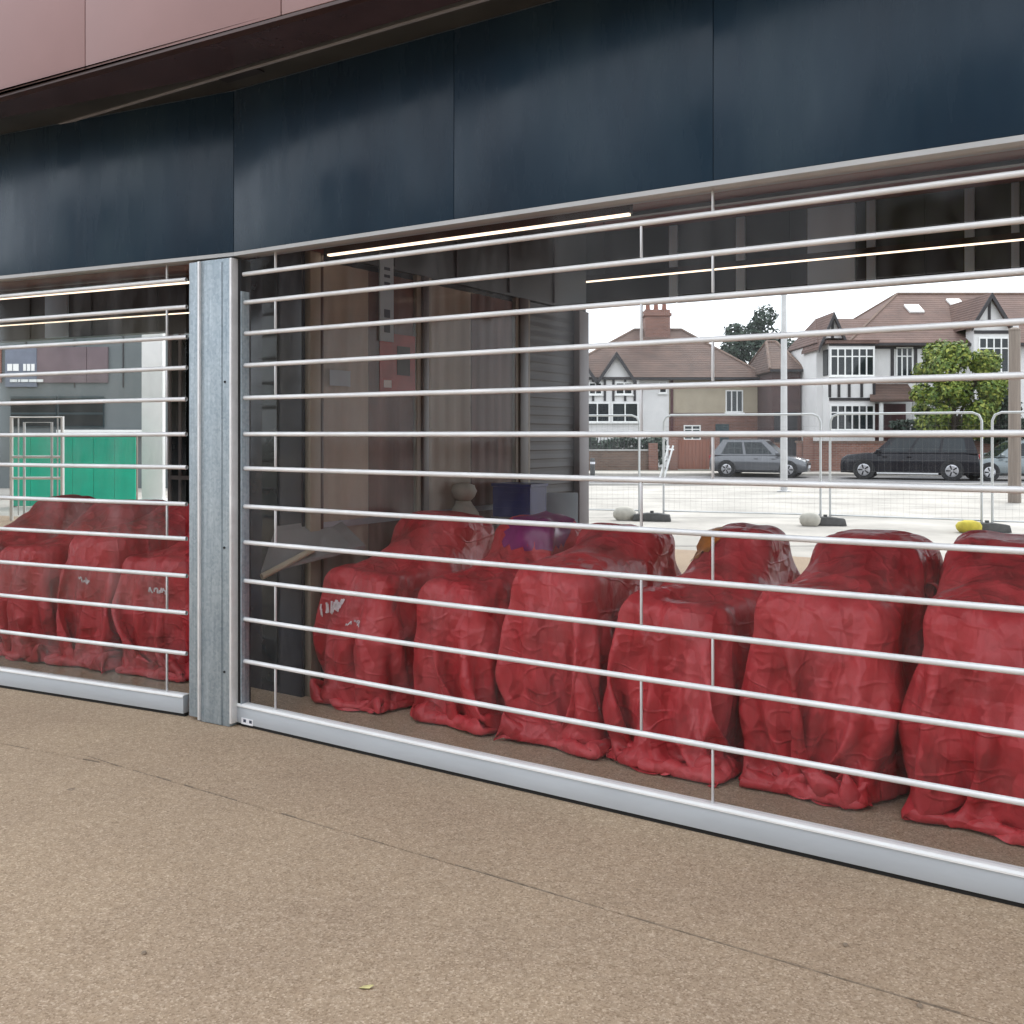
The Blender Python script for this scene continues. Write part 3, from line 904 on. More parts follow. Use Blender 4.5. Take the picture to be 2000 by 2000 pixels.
def cover(fr, ang, s, p, k, label, mirror=False, rot=0.0, scale=1.0):
    o = bpy.data.objects.new('red_cover', COVER[k])
    q = fr(s, p, 0)
    o.location = q
    o.rotation_euler = (0, 0, ang + rot)
    o.scale = (-scale if mirror else scale, scale, scale)
    o.rotation_euler.z += random.Random(k * 7 + int(s * 10)).uniform(-0.10, 0.10)
    sm = o.modifiers.new('smooth', 'SUBSURF'); sm.levels = 1; sm.render_levels = 1
    COL.objects.link(o)
    return tag(o, label, 'covered object', GRP)
c0 = cover(fR, AR, 0.31, 0.58, 0, 'red sheeting over a low object against the dark wall, with white print on its front')
c1 = cover(fR, AR, 1.00, 0.60, 1, 'red sheeting with a purple patch on its hood, below the blue crate')
c2 = cover(fR, AR, 1.67, 0.60, 2, 'red sheeting whose hood stands in front of the grey end frame of the kiosk')
c3 = cover(fR, AR, 2.29, 0.60, 3, 'red sheeting with an orange patch on its hood')
c4 = cover(fR, AR, 2.98, 0.60, 4, 'red sheeting with a broad plain hood, second from the right edge')
c5 = cover(fR, AR, 3.68, 0.58, 5, 'large red sheeting bundle at the right edge of the photo, nearest to the camera')
l0 = cover(fL, AL, -0.84, 0.60, 6, 'red sheeting right beside the galvanised post, behind the left shutter, with faint white print', True)
l1 = cover(fL, AL, -1.50, 0.60, 2, 'red sheeting below the green hoarding, with faint white print on its front', True)
l2 = cover(fL, AL, -2.14, 0.60, 0, 'red sheeting cut off by the left edge of the photo', True)
l3 = cover(fL, AL, -2.82, 0.60, 3, 'red sheeting at the left edge of which only the raised hood shows')
SHAPE = {}
def patch(o, k, name, mat, keep, off=0.004):
    """a piece of film lying on the sheet: follows its folds"""
    me = COVER[k]
    use = [p for p in me.polygons if keep(p.center)]
    ids = sorted({i for p in use for i in p.vertices})
    ix = {a: b for b, a in enumerate(ids)}
    vs = [me.vertices[i].co + me.vertices[i].normal * off for i in ids]
    m_ = MB(); m_.v = vs; m_.f = [tuple(ix[i] for i in p.vertices) for p in use]
    return m_.build(name, mat, o, smooth=True, world=False, fix=False)
def scribble(o, k, x0, z0, w, h, n, seed, slope=0.0, width=0.006):
    """a row of unreadable handwritten-looking marks printed on the sheet's front"""
    from mathutils.bvhtree import BVHTree
    me = COVER[k]
    bvh = BVHTree.FromPolygons([v.co for v in me.vertices], [tuple(p.vertices) for p in me.polygons])
    rr = random.Random(seed)
    m_ = MB()
    for c in range(n):
        xa = x0 + w * c / n; ww = w / n * 0.72
        pts = [(rr.random(), rr.random()) for _ in range(4)]
        pts.sort()
        pts = [(0.0, rr.choice((0, 1)))] + pts + [(1.0, rr.choice((0, 1)))]
        fine = []
        for (u0, v0), (u1, v1) in zip(pts[:-1], pts[1:]):
            for t in range(4):
                fine.append((u0 + (u1 - u0) * t / 4, v0 + (v1 - v0) * t / 4))
        row = []
        for u, v in fine:
            x = xa + u * ww; z = z0 + v * h + (x - x0) * slope
            hit = bvh.ray_cast(Vector((x, -1.0, z)), Vector((0, 1, 0)))
            if hit[0] is not None:
                row.append(hit[0] + Vector((0, -0.007, 0)))
        for a, b in zip(row[:-1], row[1:]):
            d = Vector((-(b.z - a.z), 0, b.x - a.x))
            if d.length > 1e-6:
                d = d.normalized() * width
                m_.add([a - d, b - d, b + d, a + d], [(0, 1, 2, 3)])
    return m_.build('white_print', 'printwhite', o, world=False, fix=False)
for me in COVER[:7]:
    me.update()
for k in range(7):
    # make sure sheet normals point outwards before lifting patches off them
    me = COVER[k]
    top = max(me.polygons, key=lambda p: p.center.z)
    if top.normal.z < 0:
        me.flip_normals()
scribble(c0, 0, -0.22, 0.52, 0.20, 0.075, 5, 3, 0.30, 0.008)
scribble(c0, 0, 0.03, 0.50, 0.12, 0.03, 4, 4, 0.0, 0.004)
scribble(l0, 6, -0.10, 0.56, 0.16, 0.04, 4, 5, 0.0, 0.006)
scribble(l1, 2, -0.12, 0.58, 0.15, 0.04, 4, 6, 0.1, 0.006)
patch(c3, 3, 'orange_patch', 'orangefilm', lambda c: -0.22 < c.x < -0.08 and 0.62 < c.y < 0.86 and c.z > 0.93)
patch(c1, 1, 'purple_patch', 'purplefilm', lambda c: -0.02 < c.x < 0.26 and 0.55 < c.y < 1.0 and c.z > 0.92)

# ------------------------------------------------------------------ lights on pendants under the ceiling
def strip_light(fr, ang, s0, s1, p, label, z=3.10, rods=True):
    c = fr((s0 + s1) / 2, p, z)
    r = thing('strip_light', label, 'light', c, ang, 'warm linear lights in the passage')
    h = (s1 - s0) / 2
    MB().box(-h, h, -0.018, 0.018, 0.012, 0.06).build('housing', 'brown', r, world=False)
    MB().box(-h + 0.01, h - 0.01, -0.013, 0.013, 0.0, 0.0115).build('diffuser', 'led', r, world=False)
    for k in (-0.8, 0.8) if rods else ():
        MB().tube([(h * k, 0, 0.07), (h * k, 0, 4.09 - z)], 0.006, 6).build('suspension_rod', 'dark', r, world=False)
    return r
strip_light(fR, AR, -0.07, 2.03, 0.78, 'warm strip light along the passage, front one just under the navy fascia', 2.728, False)
strip_light(fR, AR, -0.72, 5.2, 4.65, 'long warm strip light behind the top slats on the right')
strip_light(fR, AR, -2.05, -1.76, 4.5, 'short warm strip light seen above the tan curtains')
strip_light(fL, AL, -5.5, -0.25, 0.95, 'warm strip light, upper of the two left of the post', 2.668, False)
strip_light(fL, AL, -12, -3.6, 4.85, 'warm strip light, lower of the two left of the post')

# ------------------------------------------------------------------ glazed kiosk wall running back beside the right bay
kw = thing('glazed_kiosk', 'narrow glazed kiosk with tan curtains running back behind the post', 'kiosk', fR(-0.1, 0.6, 0), AR)
KF = lambda s, p, z: fR(-0.1 + s, p, z)
MB().box(-0.34, -0.012, 0.62, 4.16, 0, 4.09, KF).build('core_wall', 'bluedark', kw)
MB().box(-0.56, 0.0, 0.585, 0.615, 0.0, 4.09, KF).build('front_panel', 'bluedark', kw, bevel=0.004)
for a, b in ((-0.33, -0.2), ):
    MB().box(a, b, 0.57, 0.583, 0.05, 2.7, KF).build('glass_strip', 'glass', kw)
MB().box(-0.01, 0.03, 0.62, 4.18, 2.74, 4.088, KF).build('header', 'dark', kw)
for k in range(5):
    MB().box(-0.005, 0.045, 0.7 + k * 0.72, 0.72 + k * 0.72, 2.76, 4.08, KF).build('header_rib', 'charcoal', kw)
for a, b, m_, d in ((0.62, 0.71, 'buff', 0.04), (0.715, 0.745, 'brown', 0.03), (1.68, 1.73, 'buff', 0.03), (1.735, 1.80, 'brown', 0.045), (1.805, 1.85, 'buff', 0.03),
                    (2.98, 3.02, 'buff', 0.03), (3.025, 3.15, 'brown', 0.045), (3.155, 3.20, 'buff', 0.03), (4.0, 4.18, 'greyframe', 0.06)):
    MB().box(-0.008, d, a, b, 0, 2.738, KF).build('mullion', m_, kw, bevel=0.003)
def curtain(a, b, mat='tan'):
    mb = MB()
    n = int((b - a) / 0.02)
    rr = random.Random(int(a * 100))
    ph = rr.random() * 6
    for i in range(n + 1):
        p = a + (b - a) * i / n
        x = -0.004 + 0.005 * math.sin(p * 42 + ph + 1.5 * math.sin(p * 7)) + 0.0015 * math.sin(p * 97)
        for z in (0.06, 0.9, 1.8, 2.70):
            mb.v.append(KF(x + 0.008, p, z))
    for i in range(n):
        for j in range(3):
            mb.f.append((i * 4 + j, i * 4 + j + 1, (i + 1) * 4 + j + 1, (i + 1) * 4 + j))
    return mb.build('curtain', mat, kw, smooth=True)
curtain(0.75, 1.20); curtain(1.205, 1.675, 'reflectband'); curtain(1.855, 2.38); curtain(2.385, 2.975, 'reflectband')  # red-brown lengths are added stand-ins for dark bands and reflections in the panes
MB().box(0.022, 0.026, 0.75, 1.675, 0.06, 2.70, KF).build('pane', 'poly', kw)
MB().box(0.022, 0.026, 1.855, 2.975, 0.06, 2.70, KF).build('pane', 'poly', kw)
MB().box(0.0, 0.02, 0.75, 1.675, 1.02, 1.06, KF).build('glazing_bar', 'greyframe', kw)
MB().box(0.0, 0.02, 1.855, 2.975, 1.02, 1.06, KF).build('glazing_bar', 'greyframe', kw)
lv = MB().box(-0.009, 0.004, 3.202, 3.998, 0.1, 2.73, KF).build('louvre_panel', 'charcoal', kw)
k = 0
z = 0.16
while z < 2.68:
    MB().add([KF(0.005, 3.21, z), KF(0.005, 3.99, z), KF(0.007, 3.99, z - 0.035), KF(0.007, 3.21, z - 0.035), KF(0.005, 3.21, z + 0.012), KF(0.005, 3.99, z + 0.012), KF(0.010, 3.99, z - 0.026), KF(0.010, 3.21, z - 0.026)],
             [(0, 1, 2, 3), (7, 6, 5, 4), (0, 4, 5, 1), (1, 5, 6, 2), (2, 6, 7, 3), (3, 7, 4, 0)]).build('louvre', 'charcoal', lv)
    z += 0.075
po = MB().box(0.0275, 0.030, 1.28, 1.66, 1.90, 2.30, KF).build('poster', 'poster', kw)
MB().box(0.0305, 0.032, 1.46, 1.60, 2.02, 2.22, KF).build('poster_picture', 'charcoal', po)
MB().box(0.0305, 0.032, 1.32, 1.40, 1.93, 1.98, KF).build('poster_caption', 'paper', po)
MB().box(0.0275, 0.030, 0.80, 0.99, 1.92, 2.02, KF).build('notice', 'bluegrey', kw)
# hanging sign strip near the curtain
hs = thing('hanging_sign', 'narrow pale hanging sign with dark marks in front of the tan curtains', 'sign', fR(0.0, 1.33, 2.22), AR)
MB().box(0.03, 0.042, 1.27, 1.41, 2.24, 2.83, KF).build('sign_board', 'bluegrey', hs)
for z in (2.30, 2.40, 2.62, 2.67, 2.72):
    MB().box(0.0425, 0.044, 1.31, 1.37, z, z + (0.055 if z < 2.5 else 0.02), KF).build('sign_mark', 'print', hs)
# dark glazed screen beyond the post, seen through the left bay
sc = thing('glazed_screen', 'dark glazed door screen right of the white column', 'screen', fL(-6.2, 6.2, 0), AL)
for s0, s1, m_ in ((-5.20, -5.15, 'greyframe'), (-5.02, -4.98, 'greyframe'), (-4.78, -4.74, 'greyframe'), (-4.2, -4.14, 'greyframe'), (-3.2, -3.12, 'greyframe')):
    MB().box(s0, s1, 5.16, 5.22, 0, 2.9, fL).build('mullion', m_, sc)
for a, b in zip((-5.15, -4.98, -4.74, -4.14), (-5.02, -4.78, -4.2, -3.2)):
    MB().box(a + 0.002, b - 0.002, 5.18, 5.2, 0.05, 2.85, fL).build('pane', 'glass', sc)
MB().box(-5.20, -3.12, 5.16, 5.22, 2.902, 4.09, fL).build('header', 'dark', sc)
MB().box(-5.14, -4.8, 5.15, 5.158, 1.05, 1.10, fL).build('push_bar', 'greyframe', sc)

# ------------------------------------------------------------------ things standing in the passage
def on(x, y, Y):
    """a point at distance Y that shows at x, y of a 1932-pixel view: used only to read positions off the photo"""
    return Vector(((x - 966) / 1835.0 * Y, Y, 1.6 + (823 - y) / 1835.0 * Y))
bc = thing('blue_crate', 'dark blue plastic crate on a grey stand in front of the brown mullion', 'crate', (0.06, 7.55, 0), AR)
cr = MB()
cr.box(-0.17, 0.17, -0.12, -0.105, 0.98, 1.21); cr.box(-0.17, 0.17, 0.105, 0.12, 0.98, 1.21)
cr.box(-0.17, -0.155, -0.103, 0.103, 0.98, 1.21); cr.box(0.155, 0.17, -0.103, 0.103, 0.98, 1.21)
cr.box(-0.154, 0.154, -0.104, 0.104, 0.98, 0.995)
cr.build('crate_body', 'blue', bc, world=False)
for z in (1.03, 1.09, 1.15):
    MB().box(-0.15, 0.15, -0.126, -0.121, z, z + 0.02).build('crate_rib', 'blue', bc, world=False)
MB().box(-0.18, 0.18, -0.128, 0.13, 1.212, 1.235).build('crate_rim', 'blue', bc, world=False)
ss = thing('grey_stand', 'grey stand carrying the blue crate', 'stand', (0.06, 7.55, 0), AR)
for sx in (-0.16, 0.13):
    for sy in (-0.12, 0.09):
        MB().box(sx, sx + 0.03, sy, sy + 0.03, 0, 0.94).build('leg', 'greyframe', ss, world=False)
MB().box(-0.18, 0.18, -0.13, 0.13, 0.941, 0.978).build('shelf', 'greyframe', ss, world=False)
a, b, c_, d = on(1024, 930, 8.0), on(1088, 930, 8.2), on(1088, 1120, 7.95), on(1024, 1120, 7.75)
bv = (d - a).normalized().cross((b - a).normalized()) * 0.02
tag(MB().hexa([d, c_, c_ + bv, d + bv, a, b, b + bv, a + bv]).build('leaning_board', 'paleblue', None, bevel=0.003), 'pale blue-grey board leaning beside the blue crate', 'board')
sk = thing('tied_sack', 'pale cream tied sack standing between the red hoods and the curtain', 'sack', (-0.36, 7.25, 0), 0)
def lumpy(prof, seed, name):
    mb = MB().lathe(prof, (0, 0, 0), 22)
    for v in mb.v:
        f = 1 + 0.22 * noise.noise(Vector((v.x * 9, v.y * 9, v.z * 5 + seed))) + 0.12 * noise.noise(Vector((v.x * 25, v.y * 25, v.z * 12 + seed)))
        v.x *= f; v.y *= f
    return mb.build(name, 'sack', sk, smooth=True, world=False)
lumpy([(0.10, 0.0), (0.17, 0.05), (0.19, 0.25), (0.19, 0.5), (0.175, 0.75), (0.15, 0.92), (0.11, 1.03), (0.075, 1.09), (0.06, 1.12)], 1, 'sack_body')
lumpy([(0.058, 1.121), (0.085, 1.15), (0.10, 1.19), (0.085, 1.235), (0.04, 1.25)], 5, 'sack_neck')
a, b, c_, d = on(520, 1000, 5.78), on(640, 985, 6.25), on(690, 1035, 6.10), on(492, 1085, 5.62)
up = Vector((0, 0, 0.025))
lb = MB().hexa([d, c_, b, a, d + up, c_ + up, b + up, a + up]).build('sloping_board', 'greyboard', None, bevel=0.004)
tag(lb, 'pale grey board propped at a slope behind the labelled red sheeting', 'board')
MB().tube([on(494, 1088, 5.58), on(592, 1036, 5.85)], 0.018, 8).build('edge_batten', 'cream', lb)

# ------------------------------------------------------------------ site fence, feet, sandbags in the car park
def fence_panel(A, B_, label, top=2.0, full=True):
    A, B_ = Vector((A[0], A[1], 0)), Vector((B_[0], B_[1], 0))
    ang = math.atan2(B_.y - A.y, B_.x - A.x)
    ln = (B_ - A).length
    r = thing('mesh_fence', label, 'fence panel', A, ang, 'temporary mesh fence panels across the car park')
    rc = 0.14
    pts = [(0, 0, 0.02), (0, 0, top - rc), (rc * 0.3, 0, top - rc * 0.3), (rc, 0, top), (ln - rc, 0, top), (ln - rc * 0.3, 0, top - rc * 0.3), (ln, 0, top - rc), (ln, 0, 0.02)]
    MB().tube(pts, 0.021, 8).build('tube_frame', 'fence', r, world=False, smooth='auto')
    MB().tube([(0.02, 0, 0.18), (ln - 0.02, 0, 0.18)], 0.016, 6).build('bottom_rail', 'fence', r, world=False)
    mb = MB()
    n = int(ln / 0.10)
    for i in range(1, n):
        x = ln * i / n
        mb.box(x - 0.0007, x + 0.0007, -0.0007, 0.0007, 0.18, top - 0.01)
    for i in range(1, 9):
        z = 0.18 + (top - 0.2) * i / 9
        mb.box(0.02, ln - 0.02, 0.0008, 0.0028, z - 0.001, z + 0.001)
    m_ = mb.build('wire_mesh', 'wire', r, world=False, fix=False)
    m_['kind'] = 'stuff'
    return r
fx = [on(x, 823, Y) for x, Y in ((905, 19.4), (1206, 18.6), (1252, 18.5), (1548, 17.6), (1566, 17.55), (1852, 16.4), (1872, 16.3), (2180, 15.4))]
fence_panel(fx[0], fx[1], 'mesh fence panel farthest left, ending in front of the brown-roofed house')
fence_panel(fx[2], fx[3], 'mesh fence panel in front of the silver hatchback')
fence_panel(fx[4], fx[5], 'mesh fence panel with rounded top corners in front of the black car')
fence_panel(fx[6], fx[7], 'mesh fence panel cut off by the right edge, before the grey car')
def fence_foot(x, Y, label):
    q = on(x, 823, Y)
    r = thing('rubber_block', label, 'fence foot', (q.x, q.y, 0), R(-12), 'dark feet under the fence panels')
    MB().sidepoly([(-0.36, 0), (0.36, 0), (0.33, 0.12), (0.1, 0.15), (-0.1, 0.15), (-0.33, 0.12)], -0.11, 0.11).build('foot_block', 'foot', r, bevel=0.01, world=False)
    MB().lathe([(0.035, 0.15), (0.035, 0.19)], (0, 0, 0), 10).build('socket', 'foot', r, world=False)
    return r
fence_foot(1230, 18.4, 'dark rubber fence foot below the silver hatchback')
fence_foot(1557, 17.5, 'dark rubber fence foot beside the cream sandbag')
fence_foot(1862, 16.3, 'dark rubber fence foot beside the yellow sandbag')
def sandbag(x, Y, mat, label, w=0.5, h=0.3):
    q = on(x, 823, Y)
    mb = MB()
    n = 16
    rr = random.Random(int(x))
    for j, (rs_, z) in enumerate(((0.75, 0.0), (1.0, 0.25), (1.02, 0.55), (0.8, 0.85), (0.35, 1.0))):
        for k in range(n):
            t = 2 * math.pi * k / n
            ww = rs_ * (1 + rr.uniform(-0.06, 0.06))
            mb.v.append(Vector((math.copysign(abs(math.cos(t)) ** 0.7, math.cos(t)) * w / 2 * ww, math.copysign(abs(math.sin(t)) ** 0.7, math.sin(t)) * w * 0.33 * ww, z * h)))
    for j in range(4):
        for k in range(n):
            k2 = (k + 1) % n
            mb.f.append((j * n + k, j * n + k2, (j + 1) * n + k2, (j + 1) * n + k))
    mb.f.append(tuple(range(4 * n, 5 * n)))
    o = mb.build('sandbag', mat, None, smooth=True)
    o.location = (q.x, q.y, 0); o.rotation_euler = (0, 0, rr.uniform(-0.4, 0.4))
    return tag(o, label, 'sandbag', 'sandbags beside the fence feet')
sandbag(1828, 16.2, 'yellow', 'yellow sandbag beside the fence foot at right', 0.40, 0.20)
sandbag(1528, 17.4, 'sack', 'cream sandbag beside the middle fence foot', 0.36, 0.24)
sandbag(1178, 18.6, 'sack', 'grey-cream sandbag left of the far fence foot', 0.42, 0.26)

# lamp column, timber post, thin pole, small bollard
q = on(1479, 927, 28.2)
lc = thing('lamp_column', 'tall pale grey lamp column between the brown-roofed and timbered houses', 'lamp post', (q.x, q.y, 0))
MB().tube([(0, 0, 0.0), (0, 0, 1.2), (0, 0, 8.5)], [0.10, 0.10, 0.065], 12).build('shaft', 'lamp_grey', lc, world=False, smooth='auto')
MB().lathe([(0.2, 0), (0.2, 0.02), (0.12, 0.03)], (0, 0, 0), 12).build('base_plate', 'lamp_grey', lc, world=False)
MB().tube([(0, 0, 8.5), (0.3, 0.2, 8.9), (0.9, 0.6, 9.0)], 0.045, 8).build('arm', 'lamp_grey', lc, world=False)
MB().box(0.8, 1.4, 0.45, 0.75, 8.95, 9.07).build('lamp_head', 'lamp_grey', lc, world=False)
q = on(1914, 948, 23.5)
tp = thing('timber_post', 'thick brown-grey timber post at the right edge of the photo', 'post', (q.x, q.y, 0))
MB().tube([(0, 0, 0), (0, 0, 2), (0, 0, 4.15)], [0.15, 0.14, 0.13], 12).build('shaft', 'wood', tp, world=False, smooth='auto')
MB().lathe([(0.14, 4.151), (0.14, 4.19), (0.05, 4.23)], (0, 0, 0), 12).build('post_cap', 'wood', tp, world=False)
q = on(1118, 905, 35)
bo = thing('bollard', 'small dark bollard at the kerb in front of the low garden wall', 'bollard', (q.x, q.y, 0))
MB().lathe([(0.09, 0), (0.09, 0.75), (0.07, 0.82)], (0, 0, 0), 10).build('bollard_body', 'foot', bo, world=False)
MB().lathe([(0.092, 0.6), (0.092, 0.68)], (0, 0, 0), 10).build('band', 'paper', bo, world=False)
q = on(1245, 900, 37.0)
q2 = on(1262, 840, 37.0)
tr = thing('leaning_barrier', 'white barrier leaning beside the low garden wall', 'barrier', (q.x, q.y, 0))
for dx in (0, 0.35):
    MB().tube([(q.x + dx * 0.3, q.y - dx, 0.02), (q2.x + dx * 0.3, q2.y - dx, 1.25)], 0.035, 6).build('leg', 'white', tr)
MB().tube([(q2.x, q2.y, 1.1), (q2.x + 0.12, q2.y - 0.36, 1.1)], 0.03, 6).build('cross_bar', 'white', tr)

# ------------------------------------------------------------------ cars
def wheel(parent, x, y, r, flip):
    w = MB().lathe([(r * 0.62, -0.09), (r * 0.95, -0.1), (r, -0.06), (r, 0.06), (r * 0.95, 0.1), (r * 0.62, 0.09)], (x, y, r), 22, 'y').build('wheel', 'tyre', parent, world=False, smooth='auto')
    MB().lathe([(r * 0.5, -0.108), (r * 0.62, -0.098), (r * 0.62, 0.098), (r * 0.5, 0.108)], (x, y, r), 18, 'y').build('rim', 'rim', w, world=False)
    s = -1 if y < 0 else 1
    for k in range(5):
        t = 2 * math.pi * k / 5
        c, sn = math.cos(t), math.sin(t)
        MB().add([(x + c * r * 0.12 - sn * 0.02, y + s * 0.112, r + sn * r * 0.12 + c * 0.02), (x + c * r * 0.12 + sn * 0.02, y + s * 0.112, r + sn * r * 0.12 - c * 0.02),
                  (x + c * r * 0.56 + sn * 0.03, y + s * 0.112, r + sn * r * 0.56 - c * 0.03), (x + c * r * 0.56 - sn * 0.03, y + s * 0.112, r + sn * r * 0.56 + c * 0.03)], [(0, 1, 2, 3)]).build('spoke', 'tyre', w, world=False, fix=False)
def car(name, label, loc, rot, L_, W, H, paint, kind):
    """front at +x. body lofted from stations, glasshouse lofted above it"""
    r = thing(name, label, 'car', loc, rot, 'cars parked along the road')
    hl, hw = L_ / 2, W / 2
    belt = 0.58 * H if kind == 'hatch' else 0.60 * H
    if kind == 'hatch':
        hood = [(-1.0, 0.50, 0.80), (-0.97, 0.56, 0.92), (-0.7, 0.585, 0.99), (-0.2, 0.585, 1.0), (0.35, 0.575, 1.0), (0.62, 0.555, 0.98), (0.86, 0.50, 0.93), (0.97, 0.42, 0.84), (1.0, 0.36, 0.74)]
        cab = dict(b0=-0.96, b1=0.52, t0=-0.72, t1=0.14)
    else:
        hood = [(-1.0, 0.52, 0.86), (-0.98, 0.58, 0.95), (-0.8, 0.60, 1.0), (-0.2, 0.60, 1.0), (0.4, 0.60, 1.0), (0.62, 0.59, 0.98), (0.9, 0.55, 0.95), (0.985, 0.47, 0.88), (1.0, 0.40, 0.82)]
        cab = dict(b0=-0.97, b1=0.50, t0=-0.88, t1=0.22)
    mb = MB()
    sec = 10
    for fx_, zt, wf in hood:
        x = fx_ * hl; zt *= H; w = hw * wf
        z0 = 0.19 if abs(fx_) < 0.9 else 0.24
        ring = [(-w * 0.86, z0), (-w * 0.98, z0 + 0.10), (-w, z0 + (zt - z0) * 0.55), (-w * 0.965, z0 + (zt - z0) * 0.86), (-w * 0.86, zt - 0.005),
                (w * 0.86, zt - 0.005), (w * 0.965, z0 + (zt - z0) * 0.86), (w, z0 + (zt - z0) * 0.55), (w * 0.98, z0 + 0.10), (w * 0.86, z0)]
        mb.v += [Vector((x, a, b)) for a, b in ring]
    for i in range(len(hood) - 1):
        for k in range(sec):
            k2 = (k + 1) % sec
            mb.f.append((i * sec + k, i * sec + k2, (i + 1) * sec + k2, (i + 1) * sec + k))
    mb.f.append(tuple(range(sec))); mb.f.append(tuple((len(hood) - 1) * sec + k for k in range(sec)))
    mb.build('body', paint, r, world=False, smooth='auto')
    # wheel arches
    wr_ = 0.315 if kind == 'hatch' else 0.36
    for x in (-0.62 * hl, 0.64 * hl):
        for s in (-1, 1):
            MB().lathe([(wr_ + 0.035, -0.02), (wr_ + 0.035, 0.02)], (x, s * (hw * 0.985), wr_ + 0.01), 20, 'y').build('wheel_arch', 'black', r, world=False)
            wheel(r, x, s * (hw - 0.075), wr_, s)
    # roof and pillars
    b0, b1, t0, t1 = (cab[k] * hl for k in ('b0', 'b1', 't0', 't1'))
    zb, zt = belt - 0.01, H
    wb, wt = hw * 0.90, hw * 0.70
    def lerp(a, b, t): return a + (b - a) * t
    fr_ = 0.88
    top = MB()
    n = 6
    for i in range(n + 1):
        x = lerp(t0, t1, i / n)
        crown = 0.03 * (1 - (2 * i / n - 1) ** 2)
        for j in range(5):
            y = lerp(-wt, wt, j / 4)
            top.v.append(Vector((x, y, zt - 0.035 + crown + 0.02 * (1 - (2 * j / 4 - 1) ** 2))))
    for i in range(n):
        for j in range(4):
            top.f.append((i * 5 + j, i * 5 + j + 1, (i + 1) * 5 + j + 1, (i + 1) * 5 + j))
    bb = len(top.v)
    core = [(t0, -wt, zt - 0.036), (t1, -wt, zt - 0.036), (t1, wt, zt - 0.036), (t0, wt, zt - 0.036), (t0 - 0.02, -wt - 0.01, zt - 0.07), (t1 + 0.03, -wt - 0.01, zt - 0.07), (t1 + 0.03, wt + 0.01, zt - 0.07), (t0 - 0.02, wt + 0.01, zt - 0.07)]
    top.add(core, [(4, 5, 6, 7), (0, 1, 5, 4), (1, 2, 6, 5), (2, 3, 7, 6), (3, 0, 4, 7)])
    top.build('roof', paint, r, world=False, smooth='auto')
    zg = zt - 0.071
    gl = [(b0, -wb, zb), (b1, -wb, zb), (b1, wb, zb), (b0, wb, zb), (t0 - 0.02, -wt - 0.01, zg), (t1 + 0.03, -wt - 0.01, zg), (t1 + 0.03, wt + 0.01, zg), (t0 - 0.02, wt + 0.01, zg)]
    MB().hexa(gl).build('cabin', paint, r, world=False)
    def quad(nm, mat, p, off):
        p = [Vector(q_) for q_ in p]
        nrm = (p[1] - p[0]).cross(p[3] - p[0]).normalized() * off
        MB().hexa([p[0], p[1], p[2], p[3]] + [p[i] + nrm for i in range(4)]).build(nm, mat, r, world=False)
    def inset(a, b, c, d, u0, u1, v0, v1):
        a, b, c, d = map(Vector, (a, b, c, d))
        f = lambda u, v: (a.lerp(b, u)).lerp(d.lerp(c, u), v)
        return [f(u0, v0), f(u1, v0), f(u1, v1), f(u0, v1)]
    quad('windscreen', 'glass', inset(gl[1], gl[2], gl[6], gl[5], 0.06, 0.94, 0.06, 0.95), 0.006)
    quad('rear_window', 'glass', inset(gl[3], gl[0], gl[4], gl[7], 0.08, 0.92, 0.1, 0.92), 0.006)
    spl = [(0.10, 0.34), (0.37, 0.64), (0.67, 0.93)] if kind != 'hatch' else [(0.14, 0.46), (0.50, 0.88)]
    for u0, u1 in spl:
        quad('side_window', 'glass', inset(gl[0], gl[1], gl[5], gl[4], u0, u1, 0.08, 0.9), 0.006)
        quad('side_window', 'glass', inset(gl[2], gl[3], gl[7], gl[6], 1 - u1, 1 - u0, 0.08, 0.9), 0.006)
    for s in (-1, 1):
        MB().box(hl * 0.90, hl * 0.965, s * hw * 0.62 - 0.14, s * hw * 0.62 + 0.14, 0.40 * H, 0.46 * H).build('headlight', 'lens', r, bevel=0.02, world=False)
        MB().box(-hl * 1.004, -hl * 0.96, s * hw * 0.74 - 0.09, s * hw * 0.74 + 0.09, 0.46 * H, 0.57 * H).build('tail_light', 'redlens', r, bevel=0.02, world=False)
        MB().box(b1 - 0.25, b1 - 0.10, s * (hw * 0.99 + 0.05) - 0.06, s * (hw * 0.99 + 0.05) + 0.06, belt, belt + 0.12).build('wing_mirror', paint, r, bevel=0.02, world=False)
        MB().box(-hl * 0.62 + 0.45, hl * 0.64 - 0.45, s * hw * 0.985 - 0.01, s * hw * 0.985 + 0.012, 0.22, 0.27).build('sill_trim', 'lens' if kind != 'hatch' else 'black', r, world=False)
        for x in (-0.05, 0.3):
            MB().box(x * hl, x * hl + 0.16, s * hw * 0.985 - 0.005, s * hw * 0.985 + 0.02, belt - 0.16, belt - 0.13).build('door_handle', paint, r, world=False)
    MB().box(-hl * 1.012, -hl * 1.0, -0.26, 0.26, 0.40 * H, 0.40 * H + 0.11).build('number_plate', 'plate', r, world=False)
    MB().box(hl * 1.0, hl * 1.012, -0.26, 0.26, 0.24 * H, 0.24 * H + 0.11).build('number_plate', 'paper', r, world=False)
    MB().box(hl * 0.985, hl * 1.006, -0.45, 0.45, 0.32 * H, 0.37 * H).build('grille', 'black', r, world=False)
    if kind != 'hatch':
        for s in (-1, 1):
            MB().tube([(t0 + 0.1, s * (wt - 0.05), zt - 0.0), (t0 + 0.3, s * (wt - 0.05), zt + 0.04), (t1 - 0.2, s * (wt - 0.05), zt + 0.04), (t1, s * (wt - 0.05), zt)], 0.016, 6).build('roof_rail', 'rim', r, world=False)
    return r
q = on(1434, 823, 38.6)
